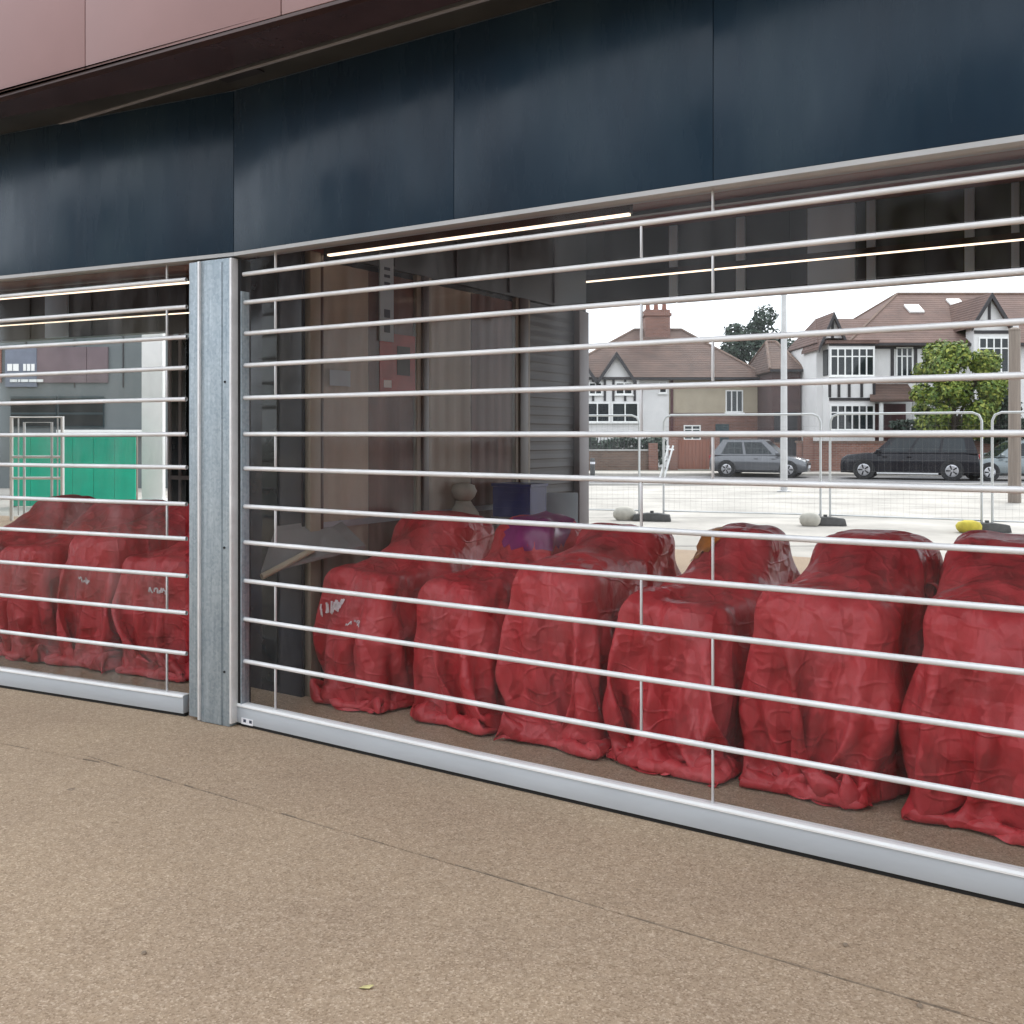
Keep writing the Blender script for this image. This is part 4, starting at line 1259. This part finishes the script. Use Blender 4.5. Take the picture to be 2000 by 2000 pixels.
car('parked_car', 'silver hatchback parked across the road in front of the brown-roofed house', (q.x, q.y, -0.004), R(-24), 3.75, 1.66, 1.50, 'car_silver', 'hatch')
q = on(1716, 823, 36.4)
car('parked_car', 'black estate car with yellow rear plate parked before the green tree', (q.x, q.y, -0.004), R(180 - 26), 4.75, 1.86, 1.66, 'car_black', 'suv')
q = on(1925, 823, 35.4)
car('parked_car', 'grey car at the right edge, half hidden behind the timber post', (q.x, q.y, -0.004), R(180 - 8), 4.2, 1.75, 1.48, 'car_grey', 'hatch')

# ------------------------------------------------------------------ trees
def tree(name, label, loc, blobs, nleaf, leaf, mat, trunk_h, trunk_r, seed, lean=(0, 0)):
    rr = random.Random(seed)
    r = thing(name, label, 'tree', loc)
    top = max(b[2] for b in blobs)
    mb = MB().tube([(0, 0, 0), (lean[0] * 0.4, lean[1] * 0.4, trunk_h * 0.5), (lean[0], lean[1], trunk_h), (lean[0] * 1.2, lean[1] * 1.2, top)], [trunk_r, trunk_r * 0.8, trunk_r * 0.6, trunk_r * 0.2], 8)
    for bx, by, bz, br in blobs[:9]:
        mb.tube([(lean[0], lean[1], trunk_h * 0.9), (bx * 0.5 + lean[0] * 0.5, by * 0.5, (trunk_h + bz) * 0.5), (bx, by, bz)], [trunk_r * 0.4, trunk_r * 0.22, trunk_r * 0.08], 6)
    mb.build('trunk', 'bark', r, world=False)
    V, F = [], []
    tot = sum(b[3] ** 2 for b in blobs)
    for bx, by, bz, br in blobs:
        for _ in range(int(nleaf * br ** 2 / tot)):
            d = Vector((rr.gauss(0, 1), rr.gauss(0, 1), rr.gauss(0, 1))).normalized()
            rad = br * (0.55 + 0.5 * rr.random() ** 0.6) * (1 + 0.3 * noise.noise(d * 2.2 + Vector((bx, by, bz))))
            p = Vector((bx, by, bz)) + Vector((d.x * rad, d.y * rad, d.z * rad * 0.9))
            n = (d + Vector((rr.uniform(-.8, .8), rr.uniform(-.8, .8), rr.uniform(-.4, .9)))).normalized()
            a = n.orthogonal().normalized(); b_ = n.cross(a)
            t = rr.random() * 6.28
            u = (a * math.cos(t) + b_ * math.sin(t)) * leaf * rr.uniform(0.6, 1.3)
            w = (b_ * math.cos(t) - a * math.sin(t)) * leaf * rr.uniform(0.35, 0.7)
            k = len(V)
            V += [p - u, p - w + n * leaf * 0.15, p + u, p + w + n * leaf * 0.15]
            F += [(k, k + 1, k + 2, k + 3)]
    cr_ = MB(); cr_.v, cr_.f = V, F
    cr_.build('crown', mat, r, world=False, fix=False)
    return r
def blobs_round(n, cx, cz, rx, rz, rb, seed):
    rr = random.Random(seed)
    out = [(cx, 0, cz, rb * 1.4)]
    for _ in range(n):
        t = rr.random() * 6.28; e = rr.uniform(-1, 1)
        c = math.sqrt(1 - e * e)
        out.append((cx + math.cos(t) * c * rx, math.sin(t) * c * rx, cz + e * rz, rb * rr.uniform(0.6, 1.15)))
    return out
q = on(1800, 823, 40.2)
tree('street_tree', 'bright yellow-green tree in front of the timbered house', (q.x, q.y, 0), blobs_round(36, 0, 3.45, 1.5, 1.75, 0.56, 4), 20000, 0.10, 'leaf', 2.2, 0.16, 41)
q = on(1878, 823, 41.0)
tree('street_tree', 'darker green tree behind the timber post at right', (q.x, q.y, 0), blobs_round(14, 0, 3.2, 0.8, 1.6, 0.5, 9), 4500, 0.11, 'leafdark', 2.0, 0.12, 45)
for i, (x, top, w_, lab) in enumerate(((1436, 9.9, 2.3, 'tallest dark conifer behind the brown-roofed house'), (1388, 8.9, 1.7, 'dark conifer nearest the brown chimney'), (1474, 8.5, 1.9, 'dark conifer behind the lamp column'))):
    q = on(x, 823, 63)
    bl = []
    rr = random.Random(60 + i)
    for k in range(14):
        t = k / 13
        z = 1.8 + (top - 2.4) * t
        rad = w_ * (1 - 0.6 * t)
        a = rr.random() * 6.28
        bl.append((math.cos(a) * rad * 0.5, math.sin(a) * rad * 0.5, z, 0.45 * rad + 0.35))
    tree('conifer_tree', lab, (q.x, q.y, 0), bl, 8000, 0.16, 'leafdark', 2.0, 0.2, 70 + i)
# hedge behind the garden wall
def hedge(name, label, x0, x1, y, z0, z1, mat, n, seed):
    rr = random.Random(seed)
    V, F = [], []
    for _ in range(n):
        p = Vector((rr.uniform(x0, x1), y + rr.uniform(-0.4, 0.4), z0 + (z1 - z0) * rr.random() ** 0.7))
        p.z += 0.15 * noise.noise(Vector((p.x * 1.3, 0, seed)))
        u = Vector((rr.uniform(-1, 1), rr.uniform(-1, 1), rr.uniform(-1, 1))).normalized() * 0.12
        w = u.orthogonal().normalized() * 0.07
        k = len(V); V += [p - u, p - w, p + u, p + w]; F += [(k, k + 1, k + 2, k + 3)]
    m_ = MB(); m_.v, m_.f = V, F
    o = m_.build(name, mat, None, fix=False)
    return tag(o, label, 'hedge')
hedge('garden_hedge', 'dark green hedge behind the brick wall, under the yellow-green tree', 16.5, 22.5, 42.3, 0.3, 2.3, 'leafdark', 4200, 5)
hedge('garden_hedge', 'dark grey-green hedge over the low garden wall in front of the white gables', 3.0, 6.9, 43.9, 0.3, 1.5, 'leafdark', 2000, 6)

# ------------------------------------------------------------------ houses across the road
def hip_roof(parent, x0, x1, y0, y1, ze, zr, r0, r1, mat, over=0.35, name='roof'):
    ym = (y0 + y1) / 2
    a, b, c, d = (x0 - over, y0 - over, ze), (x1 + over, y0 - over, ze), (x1 + over, y1 + over, ze), (x0 - over, y1 + over, ze)
    e, f = (r0, ym, zr), (r1, ym, zr)
    lo = [(p[0], p[1], ze - 0.14) for p in (a, b, c, d)]
    m_ = MB().add([a, b, c, d, e, f] + lo, [(0, 1, 5, 4), (1, 2, 5), (2, 3, 4, 5), (3, 0, 4), (0, 6, 7, 1), (1, 7, 8, 2), (2, 8, 9, 3), (3, 9, 6, 0), (6, 9, 8, 7)])
    rf = m_.build(name, mat, parent)
    MB().tube([e, f], 0.09, 6).build('ridge_tiles', 'brick2', rf)
    for p, q_ in ((a, e), (d, e), (b, f), (c, f)):
        MB().tube([p, q_], 0.08, 6).build('hip_tiles', 'brick2', rf)
    MB().box(x0 - over, x1 + over, y0 - over - 0.09, y0 - over - 0.005, ze - 0.14, ze - 0.03).build('gutter', 'blackpaint', rf)
    return rf
def gable(parent, x0, x1, y, yb, ze, za, wallmat, roofmat, barge='blackpaint', timbers=0):
    """front gable facing -y"""
    xm = (x0 + x1) / 2
    MB().add([(x0, y, ze), (x1, y, ze), (xm, y, za), (x0, y + 0.2, ze), (x1, y + 0.2, ze), (xm, y + 0.2, za)], [(0, 1, 2), (5, 4, 3), (0, 3, 4, 1), (1, 4, 5, 2), (2, 5, 3, 0)]).build('gable', wallmat, parent)
    sl = (za - ze) / (xm - x0)
    for s in (-1, 1):
        xe = xm + s * ((x1 - x0) / 2 + 0.25); ze2 = ze - 0.25 * sl
        p0, p1 = (xm, za), (xe, ze2)
        MB().add([(p0[0], y - 0.25, p0[1] + 0.02), (p1[0], y - 0.25, p1[1] + 0.02), (p1[0], yb, p1[1] + 0.02), (p0[0], yb, p0[1] + 0.02),
                  (p0[0], y - 0.25, p0[1] + 0.14), (p1[0], y - 0.25, p1[1] + 0.14), (p1[0], yb, p1[1] + 0.14), (p0[0], yb, p0[1] + 0.14)],
                 [(3, 2, 1, 0), (4, 5, 6, 7), (0, 1, 5, 4), (1, 2, 6, 5), (2, 3, 7, 6), (3, 0, 4, 7)]).build('gable_roof', roofmat, parent)
        MB().add([(p0[0], y - 0.32, p0[1] - 0.14), (p1[0], y - 0.32, p1[1] - 0.14), (p1[0], y - 0.252, p1[1] - 0.14), (p0[0], y - 0.252, p0[1] - 0.14),
                  (p0[0], y - 0.32, p0[1] + 0.13), (p1[0], y - 0.32, p1[1] + 0.13), (p1[0], y - 0.252, p1[1] + 0.13), (p0[0], y - 0.252, p0[1] + 0.13)],
                 [(3, 2, 1, 0), (4, 5, 6, 7), (0, 1, 5, 4), (1, 2, 6, 5), (2, 3, 7, 6), (3, 0, 4, 7)]).build('barge_board', barge, parent)
    if timbers:
        for k in range(timbers):
            x = x0 + (x1 - x0) * (k + 1) / (timbers + 1)
            h = za - abs(x - xm) * sl - 0.05
            if h > ze + 0.1:
                MB().box(x - 0.06, x + 0.06, y - 0.04, y - 0.002, ze, h).build('timber', 'blackpaint', parent)
def window(parent, x0, x1, y, z0, z1, cols=2, transom=True, frame='white'):
    fw = 0.06
    w = MB()
    w.box(x0, x1, y - 0.05, y, z0, z0 + fw); w.box(x0, x1, y - 0.05, y, z1 - fw, z1)
    for k in range(cols + 1):
        x = x0 + (x1 - x0 - fw) * k / cols
        w.box(x, x + fw, y - 0.048, y - 0.001, z0 + fw + 0.001, z1 - fw - 0.001)
    o = w.build('window', frame, parent)
    zt = z0 + (z1 - z0) * 0.68
    for k in range(cols):
        xa = x0 + (x1 - x0 - fw) * k / cols + fw; xb = x0 + (x1 - x0 - fw) * (k + 1) / cols
        MB().box(xa + 0.002, xb - 0.002, y - 0.02, y - 0.005, z0 + fw, z1 - fw).build('pane', 'glass', o)
        if transom:
            MB().box(xa + 0.003, xb - 0.003, y - 0.044, y - 0.021, zt, zt + 0.05).build('transom', frame, o)
    MB().box(x0 - 0.06, x1 + 0.06, y - 0.11, y - 0.052, z0 - 0.06, z0 - 0.002).build('sill', frame, o)
    return o
def timber(parent, x0, x1, y, z0, z1):
    MB().box(x0, x1, y - 0.045, y - 0.003, z0, z1).build('timber', 'blackpaint', parent)
def chimney(rf, x0, x1, y0, y1, z0, z1, pots=3, mat='brick'):
    MB().box(x0, x1, y0, y1, z0, z1).build('chimney', mat, rf)
    MB().box(x0 - 0.08, x1 + 0.08, y0 - 0.08, y1 + 0.08, z1 - 0.35, z1 - 0.2).build('chimney_course', mat, rf)
    for k in range(pots):
        MB().lathe([(0.14, z1), (0.11, z1 + 0.4), (0.13, z1 + 0.42)], (x0 + (x1 - x0) * (k + 0.5) / pots, (y0 + y1) / 2, 0), 10).build('chimney_pot', 'orange', rf)

# house A: brown hipped roof, white gabled left wing, cream and brick right part (front at y = 50)
hA = thing('detached_house', 'house with brown hipped roof, big chimney and small white gables', 'house', (8.8, 50, 0))
YA = 50.0
sA = 1835 / YA
xa = lambda x: (x - 966) / sA
za = lambda y: 1.6 + (823 - y) / sA
XL, XM, XR = 1.0, xa(1262), xa(1432)
ZE = za(712)
MB().box(XL, XM, YA, YA + 8, 0, ZE - 0.02).build('wall', 'whitewall', hA)
MB().box(XM + 0.002, XR, YA + 0.05, YA + 8, za(780), ZE - 0.02).build('wall', 'cream', hA)
MB().box(XM + 0.002, XR, YA + 0.03, YA + 8, 0, za(780) - 0.002).build('brick_wall', 'brick', hA)
rfA = hip_roof(hA, 2.2, XR, YA + 0.05, YA + 8, ZE, za(606), xa(1215), xa(1312), 'roofA', 0.4)
chimney(rfA, xa(1234), xa(1284), YA + 3.3, YA + 4.6, za(640), za(568), 3)
gable(hA, xa(1133), xa(1189), YA - 0.35, YA + 3, ZE, za(670), 'whitewall', 'roofA')
gable(hA, xa(1060), xa(1117), YA - 0.35, YA + 3, ZE, za(670), 'whitewall', 'roofA')
MB().box(xa(1055), xa(1205), YA - 0.3, YA - 0.002, 0, ZE - 0.002).build('bay', 'whitewall', hA)
for x in (1068, 1082, 1106, 1118, 1140, 1156, 1178, 1196):
    timber(hA, xa(x) - 0.06, xa(x) + 0.06, YA - 0.302, za(757), ZE - 0.02)
window(hA, xa(1103), xa(1149), YA - 0.302, za(797), za(760), 2, False)
window(hA, xa(1153), xa(1203), YA - 0.302, za(797), za(760), 2, False)
window(hA, xa(1110), xa(1135), YA - 0.302, za(745), za(722), 2, False)
window(hA, xa(1160), xa(1192), YA - 0.302, za(745), za(722), 2, False)
window(hA, xa(1243), xa(1258), YA, za(742), za(720), 1, True)
MB().box(xa(1265), xa(1270), YA - 0.05, YA + 0.04, 0, ZE - 0.15).build('drainpipe', 'darkred', hA)
window(hA, xa(1369), xa(1402), YA + 0.05, za(778), za(736), 3, False)
MB().box(xa(1262) + 0.01, xa(1432), YA - 0.04, YA + 0.028, za(783), za(779)).build('string_course', 'brick2', hA)
window(hA, xa(1290), xa(1322), YA + 0.03, za(830), za(802), 2, True)
MB().box(xa(1350), xa(1375), YA - 0.03, YA + 0.029, 0, za(800)).build('door', 'teal', hA)
# lower brick annexe to its right
hC = thing('brick_annexe', 'low brick annexe with sloping tiled roof between the two houses', 'annexe', (13.6, 51, 0))
MB().box(xa(1433), xa(1500), YA + 0.5, YA + 6, 0, za(752)).build('wall', 'brick2', hC)
MB().add([(xa(1428), YA + 0.1, za(752)), (xa(1505), YA + 0.1, za(752)), (xa(1505), YA + 6, za(752)), (xa(1428), YA + 6, za(752)), (xa(1440), YA + 3, za(700)), (xa(1490), YA + 3, za(712))],
         [(0, 1, 5, 4), (1, 2, 5), (2, 3, 4, 5), (3, 0, 4), (3, 2, 1, 0)]).build('roof', 'roofA', hC)
window(hC, xa(1447), xa(1470), YA + 0.5, za(812), za(782), 2, True)

# house B: timbered and white, red roof, two-storey bay, gabled dormer (front at y = 45)
hB = thing('timbered_house', 'white and black timbered house with red tiled roof and two-storey bay', 'house', (20, 45, 0))
YB = 45.0
sB = 1835 / YB
xb = lambda x: (x - 966) / sB
zb = lambda y: 1.6 + (823 - y) / sB
ZEB = zb(648)
MB().box(xb(1540), xb(2160), YB, YB + 9, 0, ZEB - 0.02).build('wall', 'whitewall', hB)
# main hipped roof, and a lower cross roof at its left end
rfB = hip_roof(hB, xb(1612), xb(2160), YB, YB + 9, ZEB, zb(528), xb(1765), xb(2060), 'roofB', 0.45)
rfB2 = MB().add([(xb(1536), YB - 0.4, ZEB), (xb(1640), YB - 0.4, ZEB), (xb(1640), YB + 5, ZEB), (xb(1536), YB + 5, ZEB), (xb(1563), YB + 1.9, zb(592)), (xb(1690), YB + 1.9, zb(592)), (xb(1700), YB - 0.4, ZEB), (xb(1700), YB + 5, ZEB)],
              [(0, 1, 6, 5, 4), (3, 4, 5, 7, 2), (0, 4, 3), (0, 3, 2, 7, 6, 1), (6, 7, 5)]).build('roof', 'roofB', hB)
gable(hB, xb(1545), xb(1582), YB - 0.5, YB + 1.9, zb(640), zb(598), 'whitewall', 'roofB', timbers=1)
# bay
bx0, bx1 = xb(1552), xb(1637)
MB().box(bx0, bx1, YB - 0.9, YB - 0.002, 0, ZEB - 0.1).build('bay', 'whitewall', hB)
MB().box(bx0 - 0.15, bx1 + 0.15, YB - 1.05, YB - 0.003, ZEB - 0.098, ZEB + 0.05).build('bay_roof', 'roofB', hB)
window(hB, bx0 + 0.04, bx1 - 0.04, YB - 0.902, zb(712), zb(660), 6, True)
window(hB, bx0 + 0.04, bx1 - 0.04, YB - 0.902, zb(812), zb(765), 6, True)
for x in (1553, 1570, 1589, 1612, 1635):
    timber(hB, xb(x) - 0.06, xb(x) + 0.06, YB - 0.902, zb(751), zb(718))
timber(hB, bx0, bx1, YB - 0.903, zb(757), zb(752))
timber(hB, bx0, bx1, YB - 0.903, zb(718), zb(714))
timber(hB, bx0, bx1, YB - 0.903, zb(656), zb(652))
# side windows of the bay's left return
MB().box(bx0 - 0.04, bx0 - 0.002, YB - 0.8, YB - 0.15, zb(710), zb(662)).build('side_window', 'glass', hB)
# wall right of the bay
for x in (1640, 1683, 1727, 1748):
    timber(hB, xb(x) - 0.07, xb(x) + 0.07, YB, zb(718), ZEB - 0.02)
timber(hB, xb(1640), xb(1760), YB - 0.003, ZEB - 0.25, ZEB - 0.05)
timber(hB, xb(1640), xb(1760), YB - 0.003, zb(722), zb(717))
window(hB, xb(1690), xb(1722), YB, zb(712), zb(655), 3, True)
MB().add([(xb(1622), YB - 1.3, zb(760)), (xb(1712), YB - 1.3, zb(760)), (xb(1712), YB - 0.003, zb(730)), (xb(1640), YB - 0.003, zb(730)), (xb(1622), YB - 1.3, zb(755)), (xb(1712), YB - 1.3, zb(755)), (xb(1712), YB - 0.003, zb(724)), (xb(1640), YB - 0.003, zb(724))],
         [(3, 2, 1, 0), (4, 5, 6, 7), (0, 1, 5, 4), (1, 2, 6, 5), (2, 3, 7, 6), (3, 0, 4, 7)]).build('porch_roof', 'roofA', hB)
MB().box(xb(1642), xb(1708), YB - 0.06, YB - 0.004, 0, zb(762)).build('door', 'darkred', hB)
for x in (1645, 1706):
    MB().box(xb(x) - 0.07, xb(x) + 0.07, YB - 1.2, YB - 1.05, 0, zb(761)).build('porch_post', 'white', hB)
# right bay with gabled dormer over it
MB().box(xb(1822), xb(1905), YB - 0.8, YB - 0.002, 0, zb(610)).build('bay', 'whitewall', hB)
gable(hB, xb(1822), xb(1876), YB - 0.85, YB + 3, zb(608), zb(564), 'whitewall', 'roofB', timbers=1)
window(hB, xb(1830), xb(1900), YB - 0.802, zb(706), zb(640), 5, True)
window(hB, xb(1830), xb(1900), YB - 0.802, zb(812), zb(760), 5, True)
timber(hB, xb(1822), xb(1905), YB - 0.803, zb(633), zb(627))
timber(hB, xb(1822), xb(1905), YB - 0.803, zb(722), zb(716))
# skylights lying in the roof slope
slope = (zb(528) - ZEB) / 4.95
def skylight(x0, x1, z0, z1):
    y0 = YB - 0.45 + (z0 - ZEB) / slope; y1 = YB - 0.45 + (z1 - ZEB) / slope
    nrm = Vector((0, -slope, 1)).normalized() * 0.09
    p = [Vector((x0, y0, z0)), Vector((x1, y0, z0)), Vector((x1, y1, z1)), Vector((x0, y1, z1))]
    o = MB().hexa(p + [a + nrm for a in p]).build('skylight', 'white', rfB)
skylight(xb(1757), xb(1786), zb(578), zb(560))
skylight(xb(1853), xb(1880), zb(562), zb(545))
# dark side wing to the left
hD = thing('dark_brick_house', 'dark brick house side with brown roof, left of the timbered house', 'house', (14.3, 48, 0))
MB().box(xb(1481), xb(1537), YB + 2.2, YB + 8, 0, zb(690)).build('wall', 'brickdark', hD)
hip_roof(hD, xb(1481), xb(1537), YB + 2.2, YB + 8, zb(690), zb(625), xb(1500), xb(1520), 'roofA', 0.15)
MB().box(xb(1485), xb(1530), YB + 2.14, YB + 2.198, 0, zb(775)).build('garage_door', 'dark', hD)

# garden walls, gate, railings
gw = thing('garden_wall', 'red brick garden wall behind the parked cars', 'wall', (17, 41.8, 0))
MB().box(xb(1496) - 0.8, 26, 41.5, 41.73, 0.1, 1.32).build('wall', 'brick', gw)
MB().box(xb(1496) - 0.85, 26, 41.45, 41.78, 1.322, 1.40).build('coping', 'brick2', gw)
for x in (12.4, 16.4, 20.6):
    MB().box(x, x + 0.42, 41.42, 41.448, 0.1, 1.55).build('pier', 'brick', gw)
lw = thing('garden_wall', 'low brown brick garden wall with railings in front of the white gables', 'wall', (5, 43.2, 0))
MB().box(1.0, 6.5, 43.2, 43.42, 0.1, 0.95).build('wall', 'brick2', lw)
MB().box(1.0, 6.5, 43.15, 43.47, 0.952, 1.02).build('coping', 'kerb', lw)
MB().box(6.05, 6.45, 43.05, 43.148, 0.1, 1.3).build('pier', 'brick', lw)
for k in range(36):
    x = 1.1 + k * 0.15
    MB().box(x - 0.012, x + 0.012, 43.30, 43.324, 1.02, 1.62).build('railing', 'blackpaint', lw)
MB().box(1.0, 6.5, 43.297, 43.327, 1.62, 1.66).build('rail', 'blackpaint', lw)
gt = thing('driveway_gate', 'rust red boarded gate between two brick piers, left of the silver hatchback', 'gate', (8.0, 43.0, 0))
for k in range(9):
    MB().box(7.35 + k * 0.155, 7.35 + k * 0.155 + 0.148, 43.0, 43.04, 0.15, 1.45).build('board', 'orange', gt)
for x in (6.95, 8.8):
    MB().box(x, x + 0.36, 42.9, 43.2, 0.1, 1.6).build('pier', 'brick', gt)
for z in (0.35, 1.2):
    MB().box(7.34, 8.76, 43.041, 43.08, z, z + 0.1).build('ledge', 'orange', gt)
mwall = thing('garden_wall', 'mid-height brick wall between the rust red gate and the silver hatchback', 'wall', (10.5, 42.6, 0))
MB().box(9.2, 11.7, 42.5, 42.72, 0.1, 1.25).build('wall', 'brick', mwall)
MB().box(9.2, 11.7, 42.45, 42.77, 1.252, 1.32).build('coping', 'brick2', mwall)

# ------------------------------------------------------------------ seen through the left bay: grey building, green hoarding, frame gate
lbd = thing('grey_building', 'grey commercial building with white sign lettering behind the green hoarding', 'building', (-14, 30, 0))
MB().box(-30, -9.0, 30, 42, 0, 8).build('wall', 'greywall', lbd)
for k in range(14):
    MB().box(-30 + k * 1.5, -30 + k * 1.5 + 0.03, 29.97, 29.999, 3.1, 8).build('wall_joint', 'dark', lbd)
xl = lambda x: (x - 966) / 1835 * 30
zl = lambda y: 1.6 + (823 - y) / 1835 * 30
MB().box(xl(72), xl(165), 29.93, 29.998, zl(722), zl(655)).build('sign_panel', 'ruddy', lbd)
MB().box(xl(166), xl(205), 29.93, 29.998, zl(722), zl(655)).build('sign_panel', 'ruddy', lbd)
MB().box(xl(12), xl(72) - 0.01, 29.93, 29.998, zl(730), zl(655)).build('sign_panel', 'dullblue', lbd)
MB().box(xl(-30), xl(4), 29.93, 29.998, zl(722), zl(655)).build('sign_panel', 'orange', lbd)
for x0, x1 in ((17, 26), (28, 38), (47, 52), (54, 60), (62, 68)):
    MB().box(xl(x0), xl(x1), 29.90, 29.929, zl(700), zl(687)).build('sign_letter', 'white', lbd)
for x0, x1 in ((22, 35), (37, 41), (43, 56), (58, 72), (73, 84)):
    MB().box(xl(x0), xl(x1), 29.90, 29.929, zl(721), zl(716)).build('sign_letter', 'white', lbd)
for x0, x1 in ((22, 108), (112, 197)):
    wd = MB().box(xl(x0), xl(x1), 29.94, 29.998, zl(806), zl(748)).build('window', 'teal', lbd)
    MB().box(xl(x0) + 0.02, xl(x1) - 0.02, 29.92, 29.938, zl(804), zl(782)).build('pane', 'glass', wd)
    MB().box(xl(x0) + 0.02, xl(x1) - 0.02, 29.92, 29.938, zl(778), zl(752)).build('pane', 'glass', wd)
MB().box(xl(115), xl(275), 29.7, 29.93, zl(820), zl(811)).build('canopy_edge', 'white', lbd)
wp = thing('white_pillar', 'tall white square pillar right of the green hoarding', 'pillar', (-8.45, 23.0, 0))
MB().box((267 - 966) / 1835 * 23, (307 - 966) / 1835 * 23, 23.0, 23.2, 0.12, 5.2).build('shaft', 'white', wp, bevel=0.015)
MB().box((264 - 966) / 1835 * 23, (310 - 966) / 1835 * 23, 22.96, 23.24, 0, 0.118).build('plinth', 'white', wp, bevel=0.01)
MB().box((265 - 966) / 1835 * 23, (309 - 966) / 1835 * 23, 22.97, 23.23, 5.202, 5.3).build('cap', 'white', wp, bevel=0.01)
gh = thing('green_hoarding', 'bright green site hoarding left of the white column', 'hoarding', (-9.8, 22, 0))
xg = lambda x: (x - 966) / 1835 * 22
for k in range(6):
    a = xg(18) + k * (xg(256) - xg(18)) / 6
    MB().box(a + 0.004, a + (xg(256) - xg(18)) / 6 - 0.004, 22.0, 22.03, 0.02, 1.58).build('board', 'green', gh)
for z in (0.25, 0.86, 1.40):
    MB().box(xg(18), xg(256), 22.031, 22.08, z, z + 0.08).build('rail', 'wood', gh)
for k in range(4):
    a = xg(18) + k * (xg(256) - xg(18) - 0.1) / 3
    MB().box(a, a + 0.09, 22.081, 22.17, 0, 1.62).build('post', 'wood', gh)
fg = thing('frame_gate', 'white tubular frame gate in front of the green hoarding', 'gate', ((72 - 966) / 1835 * 18.5, 18.5, 0))
def rect_tube(x0, x1, z0, z1, r_, nm, mat):
    f = lambda x, z: Vector(((x - 966) / 1835 * 18.5, 18.5, z))
    MB().tube([f(x0, z0), f(x0, z1), f(x1, z1), f(x1, z0)], r_, 8).build(nm, mat, fg)
zf = lambda y: 1.6 + (823 - y) / 1835 * 18.5
rect_tube(22, 118, 0.0, zf(787), 0.035, 'outer_frame', 'white')
rect_tube(46, 98, 0.1, zf(797), 0.025, 'inner_frame', 'fence')
for y in (862, 902):
    f = lambda x: Vector(((x - 966) / 1835 * 18.5, 18.5, zf(y)))
    MB().tube([f(24), f(116)], 0.025, 8).build('cross_bar', 'white', fg)
for x in (34, 108):
    f = lambda z: Vector(((x - 966) / 1835 * 18.5, 18.52, z))
    MB().tube([f(0.1), f(zf(789))], 0.014, 6).build('upright', 'fence', fg)

# ------------------------------------------------------------------ houses behind the camera: they show as reflections in the fascia and the clear panels
def terrace(x, y, rot, label, wall, w=9.0, h=5.4, hr=8.6):
    r = thing('terraced_house', label, 'house', (x, y, 0), rot)
    MB().box(-w / 2, w / 2, 0, 7, 0, h).build('wall', wall, r, world=False)
    MB().add([(-w / 2 - .3, -.4, h), (w / 2 + .3, -.4, h), (w / 2 + .3, 7.4, h), (-w / 2 - .3, 7.4, h), (-w / 2 - .3, 3.5, hr), (w / 2 + .3, 3.5, hr)],
             [(0, 1, 5, 4), (2, 3, 4, 5), (1, 2, 5), (3, 0, 4), (3, 2, 1, 0)]).build('roof', 'roofA', r, world=False)
    for k in (-1, 1):
        for z0, z1 in ((0.9, 2.3), (3.3, 4.7)):
            f = MB().box(k * w * 0.25 - 0.8, k * w * 0.25 + 0.8, -0.06, -0.002, z0, z1).build('window', 'white', r, world=False)
            for q_ in (-0.38, 0.38):
                MB().box(k * w * 0.25 + q_ - 0.33, k * w * 0.25 + q_ + 0.33, -0.075, -0.062, z0 + 0.1, z1 - 0.1).build('pane', 'glass', f, world=False)
    MB().box(-0.5, 0.5, -0.05, -0.003, 0, 2.1).build('door', 'teal', r, world=False)
    return r
for i, (x, y, wall, lab) in enumerate(((-15, -13, 'brick2', 'brown brick house across the street behind the camera'), (-5, -15, 'brick', 'red brick house across the street behind the camera'),
                                       (5.5, -15.5, 'whitewall', 'white rendered house across the street behind the camera'), (16, -13, 'brickdark', 'dark brick house across the street behind the camera'))):
    terrace(x, y, R(180 - (x * 1.2)), lab, wall)
terrace(-24, -3, R(110), 'cream house at the end of the street behind the camera', 'cream')

for i, (x, y, lab) in enumerate(((-9.5, -9.5, 'leafy green tree across the street behind the camera'), (1.5, -10.5, 'second leafy green tree added for reflections behind the camera'), (11.5, -9.0, 'third leafy green tree added for reflections behind the camera'))):  # unseen trees, added to give the clear panels green reflections
    tree('street_tree', lab, (x, y, 0), blobs_round(14, 0, 4.6, 1.9, 1.6, 0.9, 90 + i), 2600, 0.22, 'leaf', 2.6, 0.18, 95 + i)
# ------------------------------------------------------------------ small litter on the forecourt
def flat(x, y):
    Y = 1.6 * 1835 / (y - 823)
    return Vector(((x - 966) / 1835 * Y, Y, 0.0))
q = flat(690, 1865)
lf = MB()
lf.add([(-0.02, 0, 0.002), (-0.006, -0.010, 0.007), (0.012, -0.008, 0.005), (0.024, 0.002, 0.010), (0.010, 0.010, 0.006), (-0.008, 0.009, 0.003)], [(0, 1, 2, 3, 4, 5)])
lf.add([(-0.02, 0, 0.001), (-0.006, -0.010, 0.006), (0.012, -0.008, 0.004), (0.024, 0.002, 0.009), (0.010, 0.010, 0.005), (-0.008, 0.009, 0.002)], [(5, 4, 3, 2, 1, 0)])
o = lf.build('fallen_leaf', 'leaf_litter', None, fix=False); o.location = q
tag(o, 'small pale yellow leaf lying on the forecourt', 'leaf')
for (x, y), lab in (((1595, 1785), 'dark pebble on the forecourt at right'), ((272, 1800), 'dark pebble on the forecourt at left'), ((1735, 1900), 'dark pebble near the bottom right corner')):
    q = flat(x, y)
    o = MB().lathe([(0.004, 0), (0.0085, 0.003), (0.007, 0.008), (0.002, 0.010)], (0, 0, 0), 7).build('pebble', 'crack', None)
    o.location = q
    tag(o, lab, 'pebble', 'dark pebbles on the forecourt')
